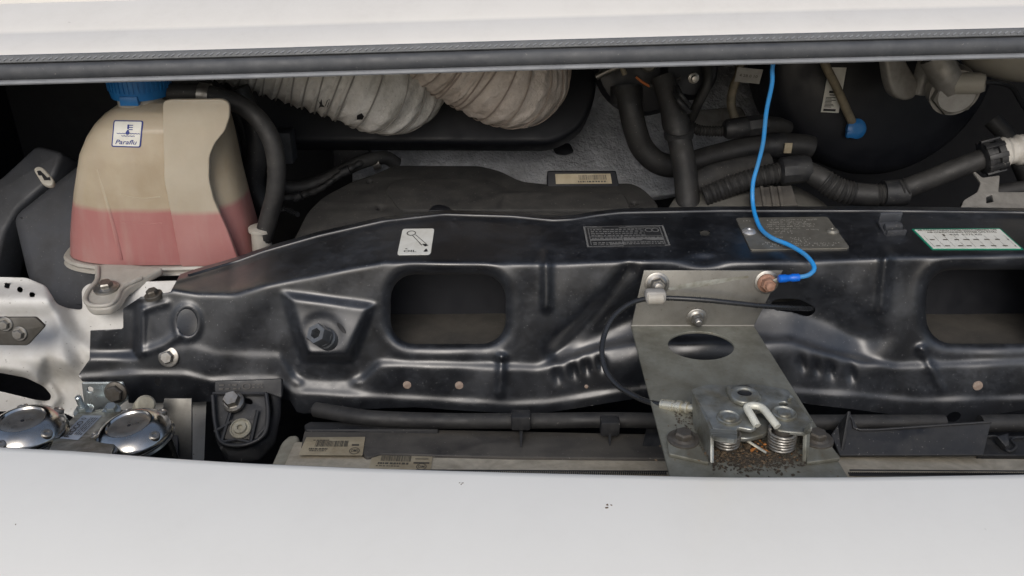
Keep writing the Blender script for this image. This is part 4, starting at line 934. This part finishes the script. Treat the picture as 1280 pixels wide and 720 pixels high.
# neck, cap
pc = at(178, 124, FC+.002); kc = mpp(178,115,FC)
lathe('neck', [(30*kc,-.012),(29*kc,.006),(31*kc,.007),(31*kc,.010)], pc, (0,0,1), M['footplastic'], CT, 32)
bm = bmesh.new(); lathe_bm(bm, [(30*kc,.004),(35*kc,.005),(36.5*kc,.012),(37*kc,.034),(35*kc,.038),(0,.038)], frame(pc,(0,0,1)), 48)
for i in range(40):
    a = 2*math.pi*i/40; p = pc+Vector((36.9*kc*math.cos(a), 36.9*kc*math.sin(a), .024)); box_bm(bm, frame(p,(0,0,1),(math.cos(a),math.sin(a),0)), .0016, .0022, .020)
link('cap', mesh(bm), CT, M['blue'], 30)
box('cap_stop', pc+Vector((-.001,-.030,.006)), .020, .007, .010, M['blue'], CT, .001)
# mounting foot in front
pfoot = Plane(at(105,375,.800), at(150,375,.800), at(140,335,.862))
plate('mounting_foot', [soften([(103.5,375),(107,363),(117,352),(118,337),(126,329),(165,330),(205,334),(176,349),(157,362),(150,376),(138,385),(112,386)],6)], pfoot, .010, M['footplastic'], CT, .003)
tube('foot_rim', [pfoot.hit(x,y,.001) for x,y in ((122,334),(121,350),(110,364),(107,376),(116,382),(136,381),(146,373),(153,360),(176,347))], .0025, M['footplastic'], CT, seg=10)
bolt('bolt', pfoot.hit(133,360,.001), pfoot.n+Vector((0,0,.3)), .0078, .006, M['steel'], CT, washer=1.7, collar=True)
lathe('hose_port', [(.0115,-.02),(.0115,.012),(.014,.013),(.014,.017),(.011,.018)], at(327,301,.92), (.05,0,1), M['footplastic'], CT, 20)
tag(tube('coolant_hose', pts3([(206,116,.95),(245,116,.945),(272,121,.94),(300,131,.935),(324,150,.93),(339,175,.925),(345.5,205,.922),(344,240,.92),(336,272,.92),(328,301,.92)]), .0105, M['hose'], None, seg=18), 'black rubber hose curving down the right side of the coolant tank', 'hose')
tag(lathe('hose_clamp', [(.0125,-.006),(.0125,.006)], at(256,118,.943), (1,.0,-.15), M['steel'], None, 22), 'small steel hose clamp on top of the coolant tank hose', 'clamp')

# =================================================================== things behind the crossmember
# left plastic housing
LH = thing('lamp_housing', at(60, 380, 1.0), 'dark grey plastic lamp housing left of the coolant tank', 'housing')
pl = Plane(at(10,270,1.02), at(130,270,1.0), at(70,385,.93))
plate('rear_shell', [soften([(8,268),(45,238),(75,214),(112,186),(150,200),(150,400),(75,400),(28,352)],14)], pl, .10, M['housing'], LH, .02, 0, res=4)
pl2 = Plane(at(-40,250,1.06), at(60,190,1.08), at(0,330,1.0))
plate('side_shell', [soften([(-120,300),(0,222),(44,181),(78,190),(66,222),(20,262),(4,290),(-20,400),(-120,420)],8)], pl2, .05, M['housing'], LH, .006)
pk = Plane(at(40,215,.945), at(70,215,.945), at(52,230,.93))
plate('connector', [soften([(41,211),(47,207),(54,209),(67,224),(66,230),(60,232),(52,229)],4)], pk, .007, M['reservoir'], LH, .002)
plate('connector_mark', [[(46,214),(50,213),(59,222),(62,221),(63,225),(55,225),(52,219),(48,219)]], pk, .0006, M['ink'], LH, 0, .0008)
# black shield behind the ducts
pl = Plane(at(300,150,1.20), at(700,150,1.20), at(500,60,1.26))
tag(plate('duct_tray', [soften([(215,20),(250,110),(290,150),(320,168),(352,177),(692,178.5),(728,158),(745,120),(747,20)],16)], pl, .05, M['dark'], None, .008), 'black plastic tray with a rounded corner under the two air ducts', 'tray')
def duct(name, path, r0, m, label, pitch, ph, wm):
    t = thing(name, path[0], label, 'air duct', 'crinkled paper air ducts')
    def rf(tt, s):
        u = (s/pitch+ph) % 1.0; return r0*(1-.048*(math.sin(math.pi*u))**.7)
    nz = [(random.uniform(60,420), random.randint(1,14), random.uniform(0,6.3), random.uniform(.2,1)) for _ in range(26)]
    def wob(s, a): return sum(.00034*w_*math.sin(f*s*1.5+k*a+p_) for f, k, p_, w_ in nz)
    tube('paper_sleeve', path, rf, m, t, seg=72, step=pitch/9, wob=wob, smooth=60)
    pth, L_ = resample(catmull(path, 10), pitch)
    for i, p in enumerate(pth[1:-1], 1):
        tn = (pth[i+1]-pth[i-1]).normalized(); Mx = frame(p, (tn+Vector((random.gauss(0,.05),random.gauss(0,.05),random.gauss(0,.05)))).normalized())
        ring = [Mx@Vector(((r0*.995)*math.cos(2*math.pi*k/40), (r0*.995)*math.sin(2*math.pi*k/40), 0)) for k in range(41)]
        tube('wire_ring', ring, .0010, wm, t, seg=6, smooth_path=False, caps=False)
    return t
FD = 1.10
d1 = duct('air_duct', pts3([(150,-12,1.04),(250,25,1.06),(340,55,1.08),(420,83,1.09),(468,102,1.10),(496,104,1.14),(506,80,1.20),(506,40,1.27)]), 64*mpp(440,100,1.09), M['duct1'], 'grey crinkled paper air duct, the left one, with black tears', .0165, .2, M['ductwire1'])
d2 = duct('air_duct', pts3([(440,-10,1.08),(520,33,1.10),(585,74,1.12),(630,98,1.13),(654,96,1.17),(656,60,1.24),(652,20,1.30)]), 61*mpp(620,100,1.12), M['duct2'], 'tan crinkled paper air duct, the right one', .0155, .0, M['ductwire2'])
DS = Surf([c for c in d1.children if c.name.startswith('paper_sleeve')][0])
for poly in ([(397,124),(400,128),(402,123),(403,130),(407,134),(401,133),(398,135),(400,130)],[(409,126),(412,123),(411,129),(409,134),(407,132)],[(446,144),(452,141),(455,145),(453,149),(446,149)]):
    bm = bmesh.new(); bm.faces.new([bm.verts.new(DS.hit(x, y, .0006)) for x, y in poly]); link('tear', mesh(bm), d1, M['ink'], 0)  # sleeve stays uncut; the dark inside each torn hole is painted on
# insulation pad and bulkhead
pl = Plane(at(480,100,1.44), at(960,100,1.44), at(700,200,1.34))
IN = thing('insulation_pad', at(700, 230, 1.30), 'grey fibrous insulation pad on the bulkhead', 'insulation')
plate('pad', [soften([(440,30),(975,30),(968,150),(962,214),(830,245),(700,250),(440,250)],10)], pl, .02, M['shield'], IN, .004)
plate('pressed_patch', [soften([(868,138),(925,132),(933,142),(933,160),(872,168)],6)], pl, .008, M['castgrey'], IN, .003, .009)
plate('dark_patch', [soften([(690,182),(712,178),(718,190),(706,194),(694,192)],4)], pl, .003, M['dark'], IN, .001, .003)
# engine cover
EC = thing('engine_cover', at(600, 280, 1.0), 'dusty black engine cover behind the crossmember', 'engine cover')
pl = Plane(at(370,292,.955), at(820,292,.955), at(600,206,1.17))
plate('top_shell', [soften([(340,330),(368,296),(384,264),(402,246),(440,226),(470,216),(492,206),(600,206.5),(626,213),(652,226),(690,230),(790,228),(806,236),(822,252),(836,300),(840,330)],8), ell(462.5,226.5,3.2,2,14), ell(476,259.5,4.6,3,16), ell(793,253.5,3,2,14)], pl, .03, M['cover'], EC, .004)
plate('raised_rib', [soften([(480,236),(500,222),(610,224),(640,238),(780,240),(790,262),(500,262)],8)], pl, .006, M['cover'], EC, .0028, .0035)
plate('cable_clip', [soften([(535,263),(541,257),(548,255),(560,258),(566,263)],2)], pl, .006, M['dark'], EC, .001, .006)
q = [(694,217.5),(763,217),(765,229.5),(695,230)]
pb = facing(730, 225, 1.10, (0,-.8,.6))
LBL = tag(sticker('barcode_strip', q, pb, .0006, M['oldpaper'], EC, (4,2)), None)
art('print', q, pb, .0010, M['fadeink'], LBL, bars(.42,.92,.12,.60,80)+dashes([.70],.40,.9,.16,seed=3))
plate('strip_holder', [soften([(684,213),(770,213),(776,240),(684,240)],2)], pb, .02, M['dark'], EC, .002, -.0004)
# hoses behind the tank and cover
tag(tube('hose', pts3([(330,215,1.10),(350,232,1.12),(378,234,1.13),(412,222,1.14),(450,203,1.15),(480,197,1.17),(496,205,1.18)]), .0098, M['hose'], None, seg=14), 'black hose rising to the left end of the engine cover', 'hose')
tag(tube('hose', pts3([(298,110,1.02),(316,150,1.02),(322,190,1.02),(318,230,1.02),(330,262,1.02)]), .013, M['plastic'], None, seg=14), 'dark hose standing behind the curved coolant hose', 'hose')
tag(box('relay_box', at(352,182,1.15), .035, .03, .045, M['housing'], None, .003), 'small dark grey box between coolant hose and duct tray', 'box')
tag(box('relay_box', at(440,186,1.24), .055, .03, .05, M['plastic'], None, .004), 'black box under the left air duct', 'box')
LO = thing('wiring_loom', at(420, 235, 1.12), 'thin taped wiring loom beside the hose left of the engine cover', 'wiring loom')
tube('loom', pts3([(322,262,1.05),(345,250,1.08),(372,246,1.10),(400,236,1.12),(432,214,1.13),(470,194,1.16)]), lambda t, s: .0048+.0006*math.sin(s*500), M['hose'], LO, seg=10, step=.002)
for x, y, F_ in ((372,246,1.10),(432,214,1.13)): lathe('tape_band', [(.0066,-.006),(.0066,.006)], at(x,y,F_), (1,.1,.4), M['plastic'], LO, 14)
tag(tube('cable', pts3([(300,300,.99),(330,275,1.02),(352,262,1.05),(372,268,1.02)]), .0035, M['sheath'], None, seg=8), 'thin black cable behind the lower end of the coolant hose', 'cable')
for x, y, F_, lb in ((470,208,1.165,'small steel hose clip at the upper end of the hose left of the engine cover'),):
    tag(lathe('hose_clip', [(.0115,-.005),(.0115,.005)], at(x,y-6,F_), (1,.1,.25), M['steel'], None, 18), lb, 'clip')
tag(tube('hose', pts3([(1208,262,.99),(1232,246,1.0),(1262,238,1.0),(1300,236,1.0),(1360,240,1.0)]), .010, M['hose'], None, seg=14), 'short black hose under the grey bracket at the right edge', 'hose')
tag(tube('hose', pts3([(1240,150,1.2),(1262,175,1.18),(1280,215,1.15),(1300,260,1.1)]), .012, M['hose'], None, seg=14), 'dark hose dropping behind the white taped harness end', 'hose')
tag(tube('hose', pts3([(262,92,1.08),(285,120,1.08),(306,165,1.08),(312,215,1.07),(306,262,1.06)]), .009, M['hose'], None, seg=12), 'dark hose in the gap between coolant tank and duct tray', 'hose')
tag(box('relay_box', at(318,246,1.12), .03, .03, .05, M['dark'], None, .003), 'black box low in the gap behind the coolant hose', 'box')
# vacuum pump at the top centre
PU = thing('pump', at(815, 130, 1.16), 'black round pump housing with two hoses at the top centre', 'pump')
kp = mpp(815,100,1.16)
lathe('housing', [(55*kp,-.06),(62*kp,-.05),(64*kp,-.01),(58*kp,.008),(40*kp,.014),(0,.016)], at(806,80,1.17), (-.05,-1,.25), M['dark'], PU, 40)
lathe('motor', [(34*kp,-.05),(36*kp,0),(30*kp,.012),(0,.014)], at(862,88,1.15), (.1,-1,.3), M['dark'], PU, 32)
lathe('hose_collar', [(20*kp,-.01),(20*kp,.01),(18*kp,.014)], at(783,118,1.14), (0,-.4,-1), M['plastic'], PU, 24)
tube('metal_pipe', pts3([(746,96,1.13),(760,89,1.125),(775,83,1.12)]), .0042, M['steel'], PU, seg=10)
tube('metal_pipe', pts3([(776,80,1.12),(779,88,1.118),(781,93,1.118)]), .0035, M['khaki'], PU, seg=10)
lathe('stud', [(.007,0),(.007,.006),(.004,.007),(.004,.016),(0,.017)], at(866,97,1.10), (0,-1,.1), M['steel'], PU, 14)
tube('wire', pts3([(795,96,1.11),(802,102,1.108),(812,108,1.108)]), .0016, M['wireorange'], PU, seg=8)
tube('wire', pts3([(812,108,1.108),(835,104,1.106),(850,98,1.11)]), .003, M['hose'], PU, seg=8)
lathe('terminal', [(.010,-.004),(.011,.0),(.009,.004),(0,.004)], at(811,80,1.12), (0,-1,.4), M['galv'], PU, 18)
tag(tube('hose', pts3([(783,112,1.13),(788,135,1.12),(794,162,1.115),(803,185,1.115),(822,203,1.115),(848,207,1.12),(890,196,1.13),(930,186,1.135),(970,181,1.14),(1002,182,1.14),(1014,185,1.14)]), 14.5*mpp(850,200,1.12), M['hose'], None, seg=18), 'black hose bending from the pump towards the brake booster', 'hose')
tag(tube('hose', pts3([(828,96,1.11),(838,128,1.095),(847,165,1.08),(855,205,1.06),(860,252,1.03),(862,275,1.02)]), lambda t, s: .0155+.0022*math.exp(-((t-.32)/.06)**2), M['hose'], None, seg=20), 'thick black hose running straight down from the pump', 'hose')
tag(lathe('hose_clamp', [(.0192,-.005),(.0192,.005)], at(848.5,166,1.08), (.1,.2,-1), M['plastic'], None, 24), 'black clamp round the thick pump hose', 'clamp')
tag(tube('hose', pts3([(884,84,1.13),(884,105,1.12),(872,130,1.12),(863,150,1.13)]), .0068, M['hose'], None, seg=12), 'thin black hose right of the pump', 'hose')
for pth, lb in (([(846,108,1.085),(852,120,1.07),(862,132,1.075)],'upper thin black vacuum pipe looped beside the thick pump hose'),([(843,114,1.08),(850,128,1.065),(862,140,1.07)],'lower thin black vacuum pipe looped beside the thick pump hose')):
    tag(tube('vacuum_pipe', pts3(pth), .0032, M['plastic'], None, seg=10), lb, 'pipe')
KP = thing('brake_pipe', at(918, 150, 1.24), 'khaki pipe with a paper flag left of the blue wire', 'pipe')
tube('pipe_run', pts3([(928,60,1.28),(924,90,1.26),(916,112,1.25),(914,132,1.24),(920,152,1.23)]), .0064, M['khaki'], KP, seg=12)
q = [(922,84),(954,87),(949,105),(918,102)]; pb = facing(935,95,1.235,(0,-1,.4))
s_ = sticker('paper_flag', q, pb, .0006, M['greypaper'], KP, (4,2)); art('print', q, pb, .001, M['fadeink'], s_, [], [('4 28 0 10',(.14,.42,.86,.62))])
# wiring connectors
WC = thing('wiring_connector', at(930, 165, 1.14), 'black wiring connectors in a row under the khaki pipe', 'connector')
tube('corrugated_sleeve', pts3([(856,152,1.12),(875,163,1.12),(908,164,1.125)]), lambda t, s: .0065+.0011*math.sin(s*1500), M['hose'], WC, seg=12, step=.0009)
lathe('plug_body', [(.011,-.016),(.0135,-.012),(.0135,.012),(.012,.016)], at(920,160,1.12), (1,.1,.12), M['plastic'], WC, 10)
lathe('plug_body', [(.013,-.014),(.0145,-.010),(.0145,.014),(.013,.018)], at(942,157,1.13), (1,.1,.10), M['plastic'], WC, 8)
tube('plug_tail', pts3([(950,157,1.13),(970,156,1.14),(985,160,1.15)]), lambda t, s: .0125-.003*t, M['hose'], WC, seg=14)
tag(lathe('hose_clamp', [(15.8*mpp(960,182,1.14),-.012),(15.8*mpp(960,182,1.14),.012)], at(968,181.5,1.14), (1,0,.02), M['plastic'], None, 24), 'black clamp band round the booster hose', 'clamp')
tag(box('paper_tag', at(985,185,1.118), .010, .002, .014, M['oldpaper'], None), 'small yellow paper tag on the booster hose', 'tag')
# lower hose & big corrugated harness
tag(tube('hose', pts3([(870,232,1.06),(890,222,1.06),(920,214,1.07),(960,206,1.08)]), .017, M['cover'], None, seg=16), 'dusty fat hose lying behind the pulley cover', 'hose')
WH = thing('wiring_harness', at(1100, 245, 1.0), 'thick black corrugated wiring harness sweeping to white tape at right', 'wiring harness')
hp = pts3([(880,246,1.02),(905,236,1.02),(935,225,1.02),(968,217,1.02),(1000,212,1.02),(1024,222,1.01),(1048,237,1.0),(1075,243,.995),(1110,242,.99),(1150,229,.985),(1190,213,.98),(1225,200,.98),(1252,192,.98)])
def hr(t, s):
    c = 1.0 if (t < .30 or .42 < t < .53 or .60 < t < .70) else 0.0
    return .0125+.0020*math.sin(math.pi*min(1, max(0, (t-.35)/.3)))+c*.0010*math.sin(s*1250)
tube('corrugated_sleeve', hp, hr, M['hose'], WH, seg=18, step=.0011)
lathe('junction', [(.013,-.020),(.0175,-.017),(.0175,.013),(.0150,.018)], at(994,212,1.018), (1,.0,.12), M['plastic'], WH, 10)
lathe('junction', [(.0160,-.014),(.0162,.014)], at(1118,241,.99), (1,0,.06), M['plastic'], WH, 20)
bm = bmesh.new(); Mx = frame(at(1240,195,.978), (1,-.02,.30))
lathe_bm(bm, [(.016,-.012),(.0195,-.010),(.0195,-.004),(.0165,-.003),(.0165,.002),(.020,.003),(.020,.010),(.016,.012)], Mx, 28)
for i in range(9): 
    a = 2*math.pi*i/9; box_bm(bm, Mx@Matrix.Rotation(a,4,'Z')@Matrix.Translation((.0195,0,0)), .004, .006, .022, .0006)
link('clamp_collar', mesh(bm), WH, M['plastic'], 30)
tube('white_tape', pts3([(1247,192,.978),(1262,189,.978),(1285,186,.978),(1340,180,.98)]), lambda t, s: .0168+.0016*math.sin(s*300)+.0008*math.sin(s*900), M['tape'], WH, seg=18, step=.002)
# pulley cover disc
PC = thing('pulley_cover', at(945, 262, 1.0), 'grey domed pulley cover with raised ribs behind the crossmember', 'pulley cover')
kd = mpp(945,250,1.0); Mx = frame(at(945,285,.985), (0,-.30,1))
bm = bmesh.new(); lathe_bm(bm, [(112*kd,-.02),(112*kd,-.002),(106*kd,.004),(70*kd,.010),(40*kd,.020),(0,.022)], Mx, 56); link('dome', mesh(bm), PC, M['pulley'], 40)
pr = Plane(at(930,240,.985), at(990,240,.985), at(960,255,.965))
plate('rib_block', [soften([(938,234),(990,231),(998,256),(940,258)],2)], pr, .010, M['rail'], PC, .002)
for x in (950,962,972): plate('rib', [soften([(x,232),(x+4,232),(x+9,257),(x+4,257)],1)], pr, .004, M['rail'], PC, .001, .003)
# brake booster
BB = thing('brake_booster', at(1120, 160, 1.28), 'large black round brake booster at the upper right', 'brake booster')
kb = mpp(1110,80,1.26)
ax = Vector((.10,-1,.20)).normalized(); pbb = at(1112,68,1.26)
bod = lathe('shell', [(150*kb,-.10),(152*kb,-.02),(146*kb,-.004),(138*kb,.006),(110*kb,.016),(70*kb,.026),(30*kb,.032),(0,.033)], pbb, ax, M['dark'], BB, 64)
BS_ = Surf(bod)
q = [(1036,84),(1058,84.5),(1048,141),(1026,140)]
s_ = sticker('paper_label', q, BS_, .001, M['paper'], BB, (3,6)); 
art('print', q, BS_, .0016, M['ink'], s_, [R(.1,.92,.8,.97),R(.25,.52,.9,.57),R(.3,.6,.85,.62)]+[R(.12,.66+i*.03,.12+.6*random.Random(i).uniform(.5,1),.675+i*.03) for i in range(8)])
tube('vacuum_pipe', pts3([(1022,55,1.20),(1032,82,1.20),(1045,108,1.20),(1062,146,1.205),(1069,160,1.21)]), .0062, M['khaki'], BB, seg=12)
p = at(1070,161,1.205); bm = bmesh.new(); Mx = frame(p, (.15,-1,.3))
lathe_bm(bm, [(.013,-.006),(.0145,-.003),(.0145,.003),(.010,.006),(.006,.006)], Mx, 20)
box_bm(bm, frame(p+Vector((-.006,-.004,-.007)),(0,-1,0)), .018, .010, .008, .002)
link('blue_grommet', mesh(bm), BB, M['blue'], 35)
# master cylinder and reservoir
MC = thing('master_cylinder', at(1180, 120, 1.10), 'grey cast master cylinder with a pale hexagonal end cap', 'master cylinder')
ax = Vector((-.10,-.93,-.16)).normalized(); p0 = at(1195,118,1.06); km = mpp(1190,115,1.06)
lathe('cylinder', [(24*km,-.075),(24*km,-.028),(30*km,-.026),(30*km,-.004)], p0, ax, M['castgrey'], MC, 30)
bm = bmesh.new(); lathe_bm(bm, [(29*km,-.012),(29*km,.0),(27*km,.003),(0,.003)], frame(p0, ax)@Matrix.Rotation(.3,4,'Z'), 6); link('end_cap', mesh(bm), MC, M['galv'], 25)
lathe('cap_face', [(23*km,.002),(22*km,.0042),(0,.0046)], p0, ax, M['greypaper'], MC, 32)
pm = facing(1140,98,1.10,(.35,-.9,.1))
plate('flange', [soften([(1106,60),(1128,60),(1134,78),(1150,104),(1146,122),(1132,127),(1118,120),(1112,104)],8)], pm, .016, M['castgrey'], MC, .004)
plate('flange_band', [soften([(1166,60),(1180,60),(1163,120),(1148,120)],4)], pm, .02, M['greypaper'], MC, .003, .006)
lathe('outlet_port', [(.013,-.02),(.013,.006),(.010,.012),(0,.012)], at(1218,104,1.05), (.8,-.5,.15), M['reservoir'], MC, 20)
tube('neck', pts3([(1168,70,1.07),(1180,92,1.065),(1188,108,1.07)]), .018, M['castgrey'], MC, seg=16)
tube('brake_line', pts3([(1228,103,1.05),(1250,104,1.06),(1266,110,1.08),(1278,130,1.1),(1300,160,1.12)]), .0032, M['plastic'], MC, seg=10)
bm = bmesh.new(); bmesh.ops.create_uvsphere(bm, u_segments=32, v_segments=16, radius=1.0, matrix=Matrix.Translation(at(1285,62,1.12))@Matrix.Diagonal((.088,.06,.040,1)))
tag(link('fluid_reservoir', mesh(bm), None, M['reservoir'], 60), 'milky brake fluid reservoir at the top right corner', 'reservoir')
# metal bracket at the far right
MB = thing('metal_bracket', at(1240, 250, .95), 'grey bent sheet-metal bracket under the white taped harness', 'bracket')
pb = Plane(at(1210,220,.965), at(1270,220,.965), at(1235,252,.93))
plate('sheet', [soften([(1212,208),(1228,222),(1250,219),(1248,240),(1282,240),(1340,262),(1200,262),(1205,250),(1222,240),(1226,228)],2), soften([(1233,246),(1240,243),(1242,252),(1233,254)],1)], pb, .003, M['castgrey'], MB, .0007)

for o in bpy.data.objects:
    if '_abs' in o.keys(): del o['_abs']
